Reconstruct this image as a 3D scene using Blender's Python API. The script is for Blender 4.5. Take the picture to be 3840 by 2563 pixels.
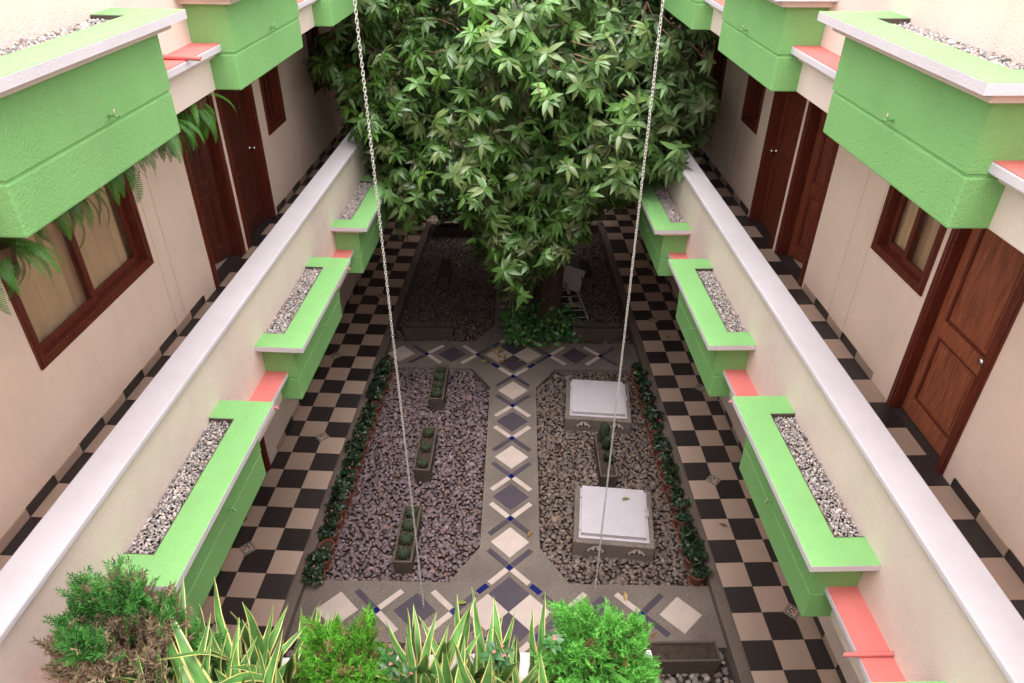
import bpy, bmesh, math, random
import numpy as np
from mathutils import Vector, Matrix

random.seed(7); rng = np.random.default_rng(7)
T = 0.33                                     # one floor tile in metres; lengths below are in tiles
for o in list(bpy.data.objects): bpy.data.objects.remove(o)
sc = bpy.context.scene
col = sc.collection

# ------------------------------------------------------------------ camera
cam = bpy.data.cameras.new('camera'); cam.sensor_width = 36.0; cam.lens = 25.004
cam.clip_start = 0.05; cam.clip_end = 500
camo = bpy.data.objects.new('camera', cam); col.objects.link(camo)
pt, yw, rl = 0.5844, 0.0332, 0.0090
CAM = np.array([-7.6618, -27.1513, 19.9837])
fwd = np.array([math.sin(yw)*math.cos(pt), math.cos(yw)*math.cos(pt), -math.sin(pt)])
rgt = np.array([math.cos(yw), -math.sin(yw), 0.0]); upv = np.cross(rgt, fwd)
r2 = rgt*math.cos(rl)+upv*math.sin(rl); u2 = -rgt*math.sin(rl)+upv*math.cos(rl)
mw = Matrix.Identity(4)
for i in range(3):
    mw[i][0] = r2[i]; mw[i][1] = u2[i]; mw[i][2] = -fwd[i]; mw[i][3] = CAM[i]*T
camo.matrix_world = mw
sc.camera = camo

# ------------------------------------------------------------------ world, sun, exposure
SUN_EL, SUN_AZ = math.radians(78), math.radians(180)
wd = bpy.data.worlds.new('World'); sc.world = wd; wd.use_nodes = True
nt = wd.node_tree; nt.nodes.clear()
sky = nt.nodes.new('ShaderNodeTexSky'); sky.sky_type = 'NISHITA'; sky.sun_disc = False
sky.sun_elevation = SUN_EL; sky.sun_rotation = SUN_AZ
sky.air_density = 1.0; sky.dust_density = 6.0; sky.ozone_density = 0.3
hs = nt.nodes.new('ShaderNodeHueSaturation'); hs.inputs['Saturation'].default_value = 0.15
bg = nt.nodes.new('ShaderNodeBackground'); bg.inputs['Strength'].default_value = 0.15
ow = nt.nodes.new('ShaderNodeOutputWorld')
nt.links.new(sky.outputs[0], hs.inputs['Color']); nt.links.new(hs.outputs[0], bg.inputs['Color'])
nt.links.new(bg.outputs[0], ow.inputs['Surface'])
sl = bpy.data.lights.new('sun', 'SUN'); sl.energy = 1.5; sl.angle = math.radians(150); sl.color = (1.0, 0.95, 0.90)
so = bpy.data.objects.new('sun', sl); col.objects.link(so)
sd = Vector((math.sin(SUN_AZ)*math.cos(SUN_EL), math.cos(SUN_AZ)*math.cos(SUN_EL), math.sin(SUN_EL)))
so.rotation_euler = sd.to_track_quat('Z', 'Y').to_euler(); so.location = (0, 0, 20)
sc.view_settings.view_transform = 'Standard'; sc.view_settings.look = 'None'
sc.view_settings.gamma = 1.0; sc.view_settings.use_curve_mapping = False
sc.view_settings.exposure = 1.38
try:
    sc.cycles.max_bounces = 8; sc.cycles.diffuse_bounces = 5; sc.cycles.transparent_max_bounces = 8
except Exception: pass

# ------------------------------------------------------------------ materials
def s2l(r, g, b):
    f = lambda c: ((c/255+0.055)/1.055)**2.4 if c/255 > 0.04045 else c/255/12.92
    return (f(r), f(g), f(b))
MATS = {}
def mat(name, color, rough=0.7, var=0.0, vscale=3.0, bump=0.0, bscale=60.0, spec=0.3, metal=0.0, attr=False,
        speck=None, stretch=None, dirt=0.0, objvar=0.0, coat=0.0, bdist=0.01, streak=0.0, rvar=0.0, trans=0.0):
    m = bpy.data.materials.new(name); m.use_nodes = True
    t = m.node_tree; b = t.nodes['Principled BSDF']; L = t.links.new
    b.inputs['Roughness'].default_value = rough; b.inputs['Metallic'].default_value = metal
    b.inputs['Specular IOR Level'].default_value = spec
    if coat: b.inputs['Coat Weight'].default_value = coat
    tc = t.nodes.new('ShaderNodeTexCoord'); src = tc.outputs['Object']
    if stretch:
        mp = t.nodes.new('ShaderNodeMapping'); mp.inputs['Scale'].default_value = stretch
        L(src, mp.inputs['Vector']); vs = mp.outputs[0]
    else: vs = src
    if attr:
        a = t.nodes.new('ShaderNodeAttribute'); a.attribute_name = 'Col'; cur = a.outputs['Color']
    else:
        c = t.nodes.new('ShaderNodeRGB'); c.outputs[0].default_value = (*color, 1); cur = c.outputs[0]
    def mult(cur, fac_sock, lo, hi):
        r = t.nodes.new('ShaderNodeMapRange'); r.inputs['From Min'].default_value = 0.25; r.inputs['From Max'].default_value = 0.75
        r.inputs['To Min'].default_value = lo; r.inputs['To Max'].default_value = hi
        L(fac_sock, r.inputs['Value'])
        v = t.nodes.new('ShaderNodeVectorMath'); v.operation = 'SCALE'
        L(cur, v.inputs[0]); L(r.outputs[0], v.inputs['Scale']); return v.outputs[0]
    if var:
        n = t.nodes.new('ShaderNodeTexNoise'); n.inputs['Scale'].default_value = vscale; n.inputs['Detail'].default_value = 6
        L(vs, n.inputs['Vector']); cur = mult(cur, n.outputs['Fac'], 1-var, 1+var)
    if objvar:
        oi = t.nodes.new('ShaderNodeObjectInfo')
        r = t.nodes.new('ShaderNodeMapRange'); r.inputs['To Min'].default_value = 1-objvar; r.inputs['To Max'].default_value = 1+objvar
        L(oi.outputs['Random'], r.inputs['Value'])
        v = t.nodes.new('ShaderNodeVectorMath'); v.operation = 'SCALE'; L(cur, v.inputs[0]); L(r.outputs[0], v.inputs['Scale']); cur = v.outputs[0]
    if speck:
        sc_, amt = speck
        n = t.nodes.new('ShaderNodeTexNoise'); n.inputs['Scale'].default_value = sc_; n.inputs['Detail'].default_value = 2
        L(src, n.inputs['Vector']); cur = mult(cur, n.outputs['Fac'], 1-amt, 1+amt)
    if dirt:
        n = t.nodes.new('ShaderNodeTexNoise'); n.inputs['Scale'].default_value = 1.7; n.inputs['Detail'].default_value = 9; n.inputs['Roughness'].default_value = .7
        L(src, n.inputs['Vector'])
        r = t.nodes.new('ShaderNodeMapRange'); r.inputs['From Min'].default_value = .52; r.inputs['From Max'].default_value = .8
        r.inputs['To Min'].default_value = 0; r.inputs['To Max'].default_value = dirt
        L(n.outputs['Fac'], r.inputs['Value'])
        mx = t.nodes.new('ShaderNodeMix'); mx.data_type = 'RGBA'; mx.inputs['B'].default_value = (.16, .12, .09, 1)
        L(r.outputs[0], mx.inputs['Factor']); L(cur, mx.inputs['A']); cur = mx.outputs['Result']
    if streak:
        mp2 = t.nodes.new('ShaderNodeMapping'); mp2.inputs['Scale'].default_value = (3.2, 3.2, .7); L(src, mp2.inputs['Vector'])
        n = t.nodes.new('ShaderNodeTexNoise'); n.inputs['Scale'].default_value = 1.6; n.inputs['Detail'].default_value = 7; n.inputs['Roughness'].default_value = .65
        L(mp2.outputs[0], n.inputs['Vector'])
        r = t.nodes.new('ShaderNodeMapRange'); r.inputs['From Min'].default_value = .50; r.inputs['From Max'].default_value = .78
        r.inputs['To Min'].default_value = 0; r.inputs['To Max'].default_value = streak
        L(n.outputs['Fac'], r.inputs['Value'])
        mx = t.nodes.new('ShaderNodeMix'); mx.data_type = 'RGBA'; mx.inputs['B'].default_value = (.22, .17, .13, 1)
        L(r.outputs[0], mx.inputs['Factor']); L(cur, mx.inputs['A']); cur = mx.outputs['Result']
    if rvar:
        n = t.nodes.new('ShaderNodeTexNoise'); n.inputs['Scale'].default_value = 2.2; n.inputs['Detail'].default_value = 8; L(src, n.inputs['Vector'])
        r = t.nodes.new('ShaderNodeMapRange'); r.inputs['From Min'].default_value = .3; r.inputs['From Max'].default_value = .7
        r.inputs['To Min'].default_value = rough-rvar; r.inputs['To Max'].default_value = rough+rvar
        L(n.outputs['Fac'], r.inputs['Value']); L(r.outputs[0], b.inputs['Roughness'])
    L(cur, b.inputs['Base Color'])
    if bump:
        n = t.nodes.new('ShaderNodeTexNoise'); n.inputs['Scale'].default_value = bscale; n.inputs['Detail'].default_value = 3
        L(vs, n.inputs['Vector'])
        bp = t.nodes.new('ShaderNodeBump'); bp.inputs['Strength'].default_value = bump; bp.inputs['Distance'].default_value = bdist
        L(n.outputs['Fac'], bp.inputs['Height']); L(bp.outputs[0], b.inputs['Normal'])
    if trans:
        tr = t.nodes.new('ShaderNodeBsdfTranslucent'); ms = t.nodes.new('ShaderNodeMixShader'); ms.inputs[0].default_value = trans
        L(cur, tr.inputs['Color']); L(b.outputs[0], ms.inputs[1]); L(tr.outputs[0], ms.inputs[2]); L(ms.outputs[0], t.nodes['Material Output'].inputs['Surface'])
    MATS[name] = m; return m

mat('cream', (0.78, 0.65, 0.585), .85, var=.06, vscale=1.5, bump=.4, bscale=95, spec=.15, dirt=.14, streak=.10)
mat('cream_brightened', (0.91, 0.72, 0.61), .8, var=.05, vscale=1.2, bump=.25, bscale=90, spec=.2, dirt=.12, streak=.10)  # copy of the cream, lightened to make up for weak light in the galleries
mat('white', (0.655, 0.60, 0.645), .75, var=.04, vscale=2, bump=.22, bscale=90, spec=.2, dirt=.08, streak=.10)
mat('green', (0.225, 0.475, 0.17), .8, var=.08, vscale=1.5, bump=.6, bscale=95, spec=.15, bdist=.010, dirt=.12, streak=.16)
mat('pink', (0.62, 0.175, 0.16), .8, var=.12, vscale=3, bump=.3, bscale=70, spec=.15, dirt=.25, streak=.1)
mat('moulding', (0.72, 0.59, 0.51), .8, var=.06, bump=.3, bscale=70, spec=.15, dirt=.2)
mat('tile_cream', (0.475, 0.345, 0.28), .42, var=.10, vscale=3, speck=(260, .16), spec=.4, objvar=.10, dirt=.18, rvar=.12)
mat('tile_black', (0.038, 0.030, 0.030), .42, var=.15, vscale=3, speck=(260, .3), spec=.4, objvar=.18, dirt=.10, rvar=.12)
mat('grout', (0.27, 0.20, 0.165), .9)
mat('concrete', (0.145, 0.115, 0.10), .9, var=.22, vscale=2.0, speck=(110, .75), bump=.5, bscale=170, bdist=.004, dirt=.25)
mat('kerb_concrete', (0.14, 0.105, 0.09), .9, var=.2, vscale=2.5, speck=(150, .5), bump=.5, bscale=150, bdist=.004, dirt=.3)
mat('inlay_white', (0.43, 0.345, 0.31), .5, var=.08, vscale=5, speck=(250, .1), objvar=.06)
mat('inlay_purple', (0.060, 0.045, 0.060), .5, var=.12, vscale=5, speck=(250, .2), objvar=.1)
mat('inlay_blue', (0.006, 0.010, 0.09), .2, spec=.5)
mat('soil', (0.045, 0.030, 0.022), .95, var=.4, vscale=20, bump=.8, bscale=40)
mat('stone', (0.3, 0.3, 0.3), .75, attr=True, var=.18, vscale=18, speck=(90, .25), bump=.3, bscale=60, spec=.3)
mat('trough_concrete', (0.085, 0.066, 0.052), .9, var=.25, vscale=5, bump=.4, bscale=60, dirt=.4)
mat('wood', (0.29, 0.088, 0.044), .42, var=.45, vscale=6, stretch=(9, 9, .8), bump=.15, bscale=20, spec=.4, objvar=.08)
mat('wood_dark', (0.13, 0.026, 0.015), .42, var=.4, vscale=6, stretch=(9, 9, .8), bump=.15, bscale=20, spec=.4)
mat('wood_mid', (0.16, 0.038, 0.020), .45, var=.45, vscale=6, stretch=(9, 9, .8), bump=.15, bscale=20, spec=.35, objvar=.1)
mat('wood_deep', (0.085, 0.022, 0.014), .45, var=.45, vscale=6, stretch=(9, 9, .8), bump=.15, bscale=20, spec=.35, objvar=.1)
mat('curtain', (0.74, 0.52, 0.32), .9, var=.1, vscale=2)
mat('dark_room', (0.10, 0.07, 0.055), .9)
mat('metal', (0.55, 0.55, 0.55), .35, metal=.9)
mat('steel', (0.75, 0.73, 0.70), .2, metal=1.0)
mat('chain_steel', (0.58, 0.55, 0.52), .5, metal=.35, var=.15, vscale=40)
mat('terracotta', (0.16, 0.058, 0.040), .8, var=.2, vscale=8, bump=.15, objvar=.12)
mat('lid_white', (0.44, 0.395, 0.43), .45, var=.06, spec=.35, dirt=.34, rvar=.1)
mat('leaf_crown', (0, 0, 0), .34, attr=True, spec=.55, var=.12, vscale=14, trans=.28)
mat('leaf', (0, 0, 0), .4, attr=True, spec=.45, var=.15, vscale=20)
mat('spray', (0, 0, 0), .65, attr=True, spec=.25, trans=.25)
mat('bark', (0.085, 0.055, 0.042), .95, var=.5, vscale=6, stretch=(6, 6, 1.2), bump=1.0, bscale=9, bdist=.04)
mat('twig', (0.16, 0.085, 0.05), .85, var=.2)
mat('flower', (0.80, 0.16, 0.17), .6)
mat('pvc', (0.40, 0.36, 0.31), .6, var=.2, vscale=10, dirt=.3)
mat('basket', (0.10, 0.055, 0.03), .9, var=.4, vscale=30)
mat('motif_orange', (0.45, 0.16, 0.07), .4)
mat('motif_cream', (0.55, 0.45, 0.38), .4)
mat('motif_dark', (0.035, 0.035, 0.05), .35)
mat('cactus', (0.020, 0.032, 0.016), .7, var=.3, vscale=30, bump=.3, bscale=80)
mat('spine', (0.30, 0.22, 0.12), .8)
g = mat('glass', (0.03, 0.03, 0.03), .05, spec=.5)
g.node_tree.nodes['Principled BSDF'].inputs['Transmission Weight'].default_value = .0
g.node_tree.nodes['Principled BSDF'].inputs['Alpha'].default_value = .10

# ------------------------------------------------------------------ mesh helpers (inputs in tiles, stored in metres)
class MB:
    def __init__(s): s.v = []; s.f = []; s.m = []; s.mats = []
    def mi(s, m):
        if m not in s.mats: s.mats.append(m)
        return s.mats.index(m)
    def poly(s, pts, m):
        n = len(s.v); s.v += [tuple(p) for p in pts]; s.f.append(tuple(range(n, n+len(pts)))); s.m.append(s.mi(m))
    def box(s, x0, x1, y0, y1, z0, z1, m, top=None):
        if x0 > x1: x0, x1 = x1, x0
        if y0 > y1: y0, y1 = y1, y0
        n = len(s.v); k = s.mi(m)
        s.v += [(x0,y0,z0),(x1,y0,z0),(x1,y1,z0),(x0,y1,z0),(x0,y0,z1),(x1,y0,z1),(x1,y1,z1),(x0,y1,z1)]
        for i, q in enumerate(((0,3,2,1),(4,5,6,7),(0,1,5,4),(1,2,6,5),(2,3,7,6),(3,0,4,7))):
            s.f.append(tuple(n+j for j in q)); s.m.append(s.mi(top) if (top and i == 1) else k)
    def frustum(s, bot, topq, z0, z1, m):      # two quads given as xy lists, counter-clockwise
        n = len(s.v); N = len(bot); k = s.mi(m)
        s.v += [(*p, z0) for p in bot]+[(*p, z1) for p in topq]
        s.f.append(tuple(n+i for i in reversed(range(N)))); s.m.append(k)
        s.f.append(tuple(n+N+i for i in range(N))); s.m.append(k)
        for i in range(N):
            j = (i+1) % N; s.f.append((n+i, n+j, n+N+j, n+N+i)); s.m.append(k)
    def lathe(s, prof, m, seg=20, c=(0, 0), closed=False):
        n = len(s.v); k = s.mi(m); P = len(prof)
        for r, z in prof:
            for i in range(seg):
                a = 2*math.pi*i/seg; s.v.append((c[0]+r*math.cos(a), c[1]+r*math.sin(a), z))
        for p in range(P-1):
            for i in range(seg):
                j = (i+1) % seg
                s.f.append((n+p*seg+i, n+p*seg+j, n+(p+1)*seg+j, n+(p+1)*seg+i)); s.m.append(k)
    def tube(s, pts, rad, m, seg=8, cap=True):
        pts = [Vector(p) for p in pts]; n0 = len(s.v); k = s.mi(m)
        if not hasattr(rad, '__len__'): rad = [rad]*len(pts)
        prev = None
        for i, p in enumerate(pts):
            t = (pts[min(i+1, len(pts)-1)]-pts[max(i-1, 0)]).normalized()
            if prev is None:
                a = Vector((0, 0, 1)) if abs(t.z) < .9 else Vector((1, 0, 0)); u = t.cross(a).normalized()
            else: u = (prev-t*prev.dot(t)).normalized()
            prev = u; w = t.cross(u)
            for j in range(seg):
                a = 2*math.pi*j/seg; s.v.append(tuple(p+(u*math.cos(a)+w*math.sin(a))*rad[i]))
        for i in range(len(pts)-1):
            for j in range(seg):
                q = (j+1) % seg
                s.f.append((n0+i*seg+j, n0+i*seg+q, n0+(i+1)*seg+q, n0+(i+1)*seg+j)); s.m.append(k)
        if cap:
            s.f.append(tuple(n0+j for j in reversed(range(seg)))); s.m.append(k)
            e = n0+(len(pts)-1)*seg; s.f.append(tuple(e+j for j in range(seg))); s.m.append(k)
    def mesh(s, name, smooth=False, recalc=True):
        me = bpy.data.meshes.new(name)
        me.from_pydata([(x*T, y*T, z*T) for x, y, z in s.v], [], s.f)
        for m in s.mats: me.materials.append(MATS[m])
        me.polygons.foreach_set('material_index', s.m)
        if recalc:
            bm = bmesh.new(); bm.from_mesh(me); bmesh.ops.recalc_face_normals(bm, faces=bm.faces); bm.to_mesh(me); bm.free()
        if smooth: me.polygons.foreach_set('use_smooth', [True]*len(me.polygons))
        me.update(); return me
    def build(s, name, parent=None, smooth=False, bevel=0, loc=(0,0,0), rotz=0, recalc=True):
        return link(name, s.mesh(name, smooth, recalc), parent, loc, rotz, bevel)

def link(name, me, parent=None, loc=(0,0,0), rotz=0, bevel=0, rot=None, scale=None):
    o = bpy.data.objects.new(name, me); col.objects.link(o)
    o.location = (loc[0]*T, loc[1]*T, loc[2]*T)
    o.rotation_euler = rot if rot is not None else (0, 0, rotz)
    if scale: o.scale = scale
    if parent: o.parent = parent
    if bevel:
        md = o.modifiers.new('bevel', 'BEVEL'); md.width = bevel; md.segments = 2; md.limit_method = 'ANGLE'
    return o
def tag(o, label=None, cat=None, group=None, kind=None):
    if label: o['label'] = label
    if cat: o['category'] = cat
    if group: o['group'] = group
    if kind: o['kind'] = kind
    return o
def empty(name, loc, rotz=0):
    o = bpy.data.objects.new(name, None); col.objects.link(o); o.empty_display_size = .1
    o.location = (loc[0]*T, loc[1]*T, loc[2]*T); o.rotation_euler = (0, 0, rotz); return o
def copy_tree(o, parent=None):
    c = o.copy(); col.objects.link(c)
    if parent: c.parent = parent
    for ch in [x for x in bpy.data.objects if x.parent == o]: copy_tree(ch, c)
    return c

def scatter(name, variants, M, cols, material, parent=None, smooth=False, kind='stuff', loc=(0,0,0)):
    """variants: list of (V nx3, F mx3 or mx4); M: list of (variant, 3x3, offset); one joined mesh, in tiles"""
    Vs = []; Fs = {3: [], 4: []}; Cs = []; n = 0
    for (k, R, p), c in zip(M, cols):
        V, F = variants[k]; W_ = V @ np.asarray(R).T + np.asarray(p)
        Vs.append(W_); Cs.append(np.repeat(np.asarray([c]), len(V), 0) if np.ndim(c) == 1 else c)
        Fs[F.shape[1]].append(F+n); n += len(V)
    V = np.concatenate(Vs)*T; C = np.concatenate(Cs)
    me = raw_mesh(name, V, Fs, C, material, smooth)
    o = link(name, me, parent, loc)
    if kind: o['kind'] = kind
    return o
def raw_mesh(name, V, Fs, C, material, smooth):
    me = bpy.data.meshes.new(name)
    me.vertices.add(len(V)); me.vertices.foreach_set('co', V.astype(np.float32).ravel())
    loops = []; starts = []; tot = []; st = 0
    for k in (3, 4):
        if Fs.get(k):
            F = np.concatenate(Fs[k]); loops.append(F.ravel()); m = len(F)
            starts.append(st+np.arange(m)*k); tot.append(np.full(m, k)); st += m*k
    loops = np.concatenate(loops); starts = np.concatenate(starts); tot = np.concatenate(tot)
    me.loops.add(len(loops)); me.loops.foreach_set('vertex_index', loops.astype(np.int32))
    me.polygons.add(len(starts)); me.polygons.foreach_set('loop_start', starts.astype(np.int32)); me.polygons.foreach_set('loop_total', tot.astype(np.int32))
    if smooth: me.polygons.foreach_set('use_smooth', np.ones(len(starts), dtype=bool))
    me.materials.append(MATS[material])
    a = me.color_attributes.new('Col', 'FLOAT_COLOR', 'POINT')
    a.data.foreach_set('color', np.concatenate([C, np.ones((len(C), 1))], 1).astype(np.float32).ravel())
    me.update(calc_edges=True); me.validate(); return me
def rotmat(axis_z, spin):
    z = np.asarray(axis_z, float); z = z/np.linalg.norm(z)
    a = np.array([1., 0, 0]) if abs(z[0]) < .8 else np.array([0, 1., 0])
    x = np.cross(a, z); x /= np.linalg.norm(x); y = np.cross(z, x)
    c, s = math.cos(spin), math.sin(spin)
    return np.stack([x*c+y*s, -x*s+y*c, z], 1)

# ------------------------------------------------------------------ frames: right wing is world, left wing turned by TH, garden by GTH
TH = -0.0806; LO = (-14.1912, -8.1855)
GTH = -0.041; GO = (-7.21, -12.60)
def fr(o, th, x, y):
    c, s = math.cos(th), math.sin(th); return (o[0]+x*c-y*s, o[1]+x*s+y*c)
def Lw(x, y): return fr(LO, TH, x, y)
def Gw(x, y): return fr(GO, GTH, x, y)
def Ginv(X, Y):
    dx, dy = X-GO[0], Y-GO[1]; c, s = math.cos(GTH), math.sin(GTH); return (dx*c+dy*s, -dx*s+dy*c)

# ------------------------------------------------------------------ ground, path, kerbs
m = MB(); m.box(-120, 120, -120, 120, -1.2, -.56, 'soil')
tag(m.build('ground'), kind='structure')

PW, BW, CC = 1.08, 1.15, 14.87            # half widths of the path, distance between the two crossings
def kerb_g(side, gy):                      # garden x where the kerb face stands at garden y
    if side > 0:
        c, s = math.cos(GTH), math.sin(GTH)
        return (-.39-GO[0]+gy*s)/c
    a = np.array(Lw(.39, 0)); b = np.array(Lw(.39, 10))
    ga = Ginv(*a); gb = Ginv(*b); t = (gy-ga[1])/(gb[1]-ga[1]); return ga[0]+(gb[0]-ga[0])*t
CHX, CHY = .98, 1.52
Ynorth = 29.3
tops = []
def quad(*p): tops.append([Gw(*q) for q in p])
quad((-PW, BW), (PW, BW), (PW, CC-BW), (-PW, CC-BW)); quad((-PW, CC+BW), (PW, CC+BW), (PW, Ynorth), (-PW, Ynorth))
quad((-PW, -8.5), (PW, -8.5), (PW, -BW), (-PW, -BW))
for cy in (0, CC):
    quad((-PW, cy-BW), (PW, cy-BW), (PW, cy+BW), (-PW, cy+BW))
    for sd_ in (-1, 1):
        quad((sd_*PW, cy-BW), (kerb_g(sd_, cy-BW), cy-BW), (kerb_g(sd_, cy+BW), cy+BW), (sd_*PW, cy+BW))
        for vs in (-1, 1):
            if cy == 0 and vs < 0: continue
            quad((sd_*PW, cy+vs*BW), (sd_*(PW+CHX), cy+vs*BW), (sd_*PW, cy+vs*(BW+CHY)))
bm = bmesh.new()
for q in tops:
    bm.faces.new([bm.verts.new((x*T, y*T, -.3*T)) for x, y in q])
bmesh.ops.remove_doubles(bm, verts=bm.verts, dist=.002)
bmesh.ops.recalc_face_normals(bm, faces=bm.faces)
for f in bm.faces:
    if f.normal.z < 0: f.normal_flip()
be = [e for e in bm.edges if len(e.link_faces) == 1]
r = bmesh.ops.extrude_edge_only(bm, edges=be)
bmesh.ops.translate(bm, vec=(0, 0, -.3*T), verts=[v for v in r['geom'] if isinstance(v, bmesh.types.BMVert)])
me = bpy.data.meshes.new('path'); bm.to_mesh(me); bm.free(); me.materials.append(MATS['concrete'])
path = tag(link('path', me), kind='structure')

def plate(mname, w, h, name, thick=.014):
    mb = MB(); mb.box(-w/2, w/2, -h/2, h/2, -.01, thick, mname); return mb.mesh(name)
ME = {}
for nm, mm in (('white', 'inlay_white'), ('purple', 'inlay_purple')):
    ME['d'+nm] = plate(mm, .985, .985, 'inlay_tile'); ME['b'+nm] = plate(mm, .20, .95, 'inlay_bar'); ME['c'+nm] = plate(mm, .20, .82, 'inlay_bar')
ME['bsq'] = plate('inlay_blue', .20, .20, 'inlay_square'); ME['brc'] = plate('inlay_blue', .20, .44, 'inlay_square')
def inlay(key, name, gx, gy, ang):
    X, Y = Gw(gx, gy); link(name, ME[key], path, (X, Y, -.3), ang+GTH)
Q = math.pi/4
def arm(key, gx, gy, ax, ay, length):       # a bar leaving (gx,gy) along the diagonal (ax,ay)
    off = .11+length/2+.02
    inlay(key, 'inlay_bar', gx+ax*off/math.sqrt(2), gy+ay*off/math.sqrt(2), math.atan2(ay, ax)-math.pi/2)
def node(gx, gy, dirx, diry, inner, outer):
    """blue square; arms towards the centre side have 'inner' colour, away 'outer' (None = skip)"""
    inlay('bsq', 'inlay_square', gx, gy, Q)
    for k in (-1, 1):
        if dirx: o1 = (dirx, k); i1 = (-dirx, k)
        else: o1 = (k, diry); i1 = (k, -diry)
        if outer: arm('b'+outer, gx, gy, *o1, .95)
        if inner: arm('b'+inner, gx, gy, *i1, .95)
R0 = 1.80
for cy in (0, CC):
    for dx, dy, c in ((-.707, 0, 'white'), (.707, 0, 'white'), (0, .707, 'purple'), (0, -.707, 'purple')):
        inlay('d'+c, 'inlay_tile', dx, cy+dy, Q)
    for sx in (-1, 1):
        for sy in (-1, 1):
            # big diamond side from (0, sy*R0) to (sx*R0, 0): white bar, blue, purple bar
            p0 = np.array((0, cy+sy*R0)); p1 = np.array((sx*R0, cy)); L_ = np.linalg.norm(p1-p0); u = (p1-p0)/L_
            ang = math.atan2(u[1], u[0])-math.pi/2
            for key, nm, at in (('cwhite', 'inlay_bar', .13+.41), ('brc', 'inlay_square', L_/2), ('cpurple', 'inlay_bar', L_-.13-.41)):
                p = p0+u*at; inlay(key, nm, p[0], p[1], ang)
STP = 2.245
for cy, sgn, n in ((0, 1, 3), (CC, -1, 3), (CC, 1, 6), (0, -1, 3)):
    for i in range(n):
        gy = cy+sgn*(R0+STP*i)
        # from each crossing the run goes blue, white tile, blue, purple tile ...
        nxt = 'purple' if i % 2 == 0 else 'white'
        prv = None if i == 0 else ('white' if i % 2 == 0 else 'purple')
        node(0, gy, 0, sgn, prv, nxt)
        last = (sgn > 0 and cy == 0 and i == 2) 
        if not (cy == CC and sgn == -1 and i == 2):
            inlay('d'+('white' if i % 2 == 0 else 'purple'), 'inlay_tile', 0, gy+sgn*STP/2, Q)
SX = 2.56
for cy in (0, CC):
    for sx in (-1, 1):
        for i in range(3):
            gx = sx*(R0+SX*i)
            if abs(gx) > abs(kerb_g(sx, cy))-.2: break
            nxt = 'white' if i % 2 == 0 else 'purple'
            prv = None if i == 0 else ('purple' if i % 2 == 0 else 'white')
            node(gx, cy, sx, 0, prv, nxt if abs(gx)+.9 < abs(kerb_g(sx, cy)) else None)
            if abs(gx)+SX/2+.7 < abs(kerb_g(sx, cy)):
                inlay('d'+('purple' if i % 2 == 0 else 'white'), 'inlay_tile', gx+sx*SX/2, cy, Q)

# kerbs
m = MB(); m.box(-.385, -.012, -30, 17.9, -.6, -.004, 'kerb_concrete'); tag(m.build('kerb', bevel=.012), kind='structure')
m = MB(); m.box(.012, .385, -18, 26.3, -.6, -.004, 'kerb_concrete'); x, y = LO
tag(m.build('kerb', loc=(x, y, 0), rotz=TH, bevel=.012), kind='structure')
m = MB(); m.box(-11.5, -.02, 17.2, 17.6, -.6, -.004, 'kerb_concrete'); tag(m.build('kerb', bevel=.012), kind='structure')

# ------------------------------------------------------------------ checker walkways
GAP = .018
def tmesh(w, h, mm, z0=-.06): 
    mb = MB(); mb.box(GAP/2, w-GAP/2, GAP/2, h-GAP/2, z0, 0, mm); return mb.mesh('tile')
def accent_mesh():
    mb = MB(); s = .235
    def sq(a, z, mm): mb.poly([(-a, -a, z), (a, -a, z), (a, a, z), (-a, a, z)], mm)
    mb.box(-s, s, -s, s, -.02, .010, 'motif_cream'); 
    def frame(a, b, z, mm):
        for x0, x1, y0, y1 in ((-a, a, -a, -b), (-a, a, b, a), (-a, -b, -b, b), (b, a, -b, b)): mb.box(x0, x1, y0, y1, .0, z, mm)
    frame(s*.98, s*.90, .012, 'motif_dark'); frame(s*.80, s*.62, .012, 'motif_dark')
    for k in range(4):
        for t_ in (-.5, 0, .5):
            c, sn = math.cos(k*math.pi/2), math.sin(k*math.pi/2); x, y = t_*s, s*.71
            X, Y = x*c-y*sn, x*sn+y*c; mb.box(X-.014, X+.014, Y-.014, Y+.014, .0, .014, 'motif_cream')
    a0 = np.linspace(-.6, 3.6, 12)
    ring = [(.085*math.cos(t), .02+.085*math.sin(t), .013) for t in a0]; mb.tube(ring, .022, 'motif_dark', 5)
    mb.poly([(-.01, .0, .016), (.055, -.12, .016), (.10, -.03, .016), (.03, .03, .016)], 'motif_orange')
    mb.poly([(-.01, -.01, .017), (-.05, -.12, .017), (.02, -.10, .017)], 'motif_orange')
    return mb.mesh('accent_tile')
TM = {('c', 0): tmesh(1, 1, 'tile_cream'), ('b', 0): tmesh(1, 1, 'tile_black')}
for w in (.614, .60):
    TM[('c', w)] = tmesh(w, 1, 'tile_cream'); TM[('b', w)] = tmesh(w, 1, 'tile_black')
ACC = accent_mesh()
def walkway(name, loc, rotz, sgn, cols_, y0, y1, dark, accents, lastw):
    mb = MB(); xa, xb = (0, 2+lastw+.05) if sgn > 0 else (-2-lastw-.05, 0)
    mb.box(xa, xb, y0, y1, -.6, -.022, 'grout'); w = mb.build(name, loc=loc, rotz=rotz); tag(w, kind='structure')
    for yy in range(int(y0), int(y1)):
        for c in range(cols_):
            k = 'b' if dark(c, yy) else 'c'; wid = lastw if c == 2 else 0
            x = c if sgn > 0 else -c-(wid if wid else 1)
            link('tile', TM[(k, wid)], w, (x, yy, random.uniform(-.004, .004)))
    for ax, ay in accents: link('accent_tile', ACC, w, (ax, ay, .002), rotz=Q)
    return w
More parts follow.
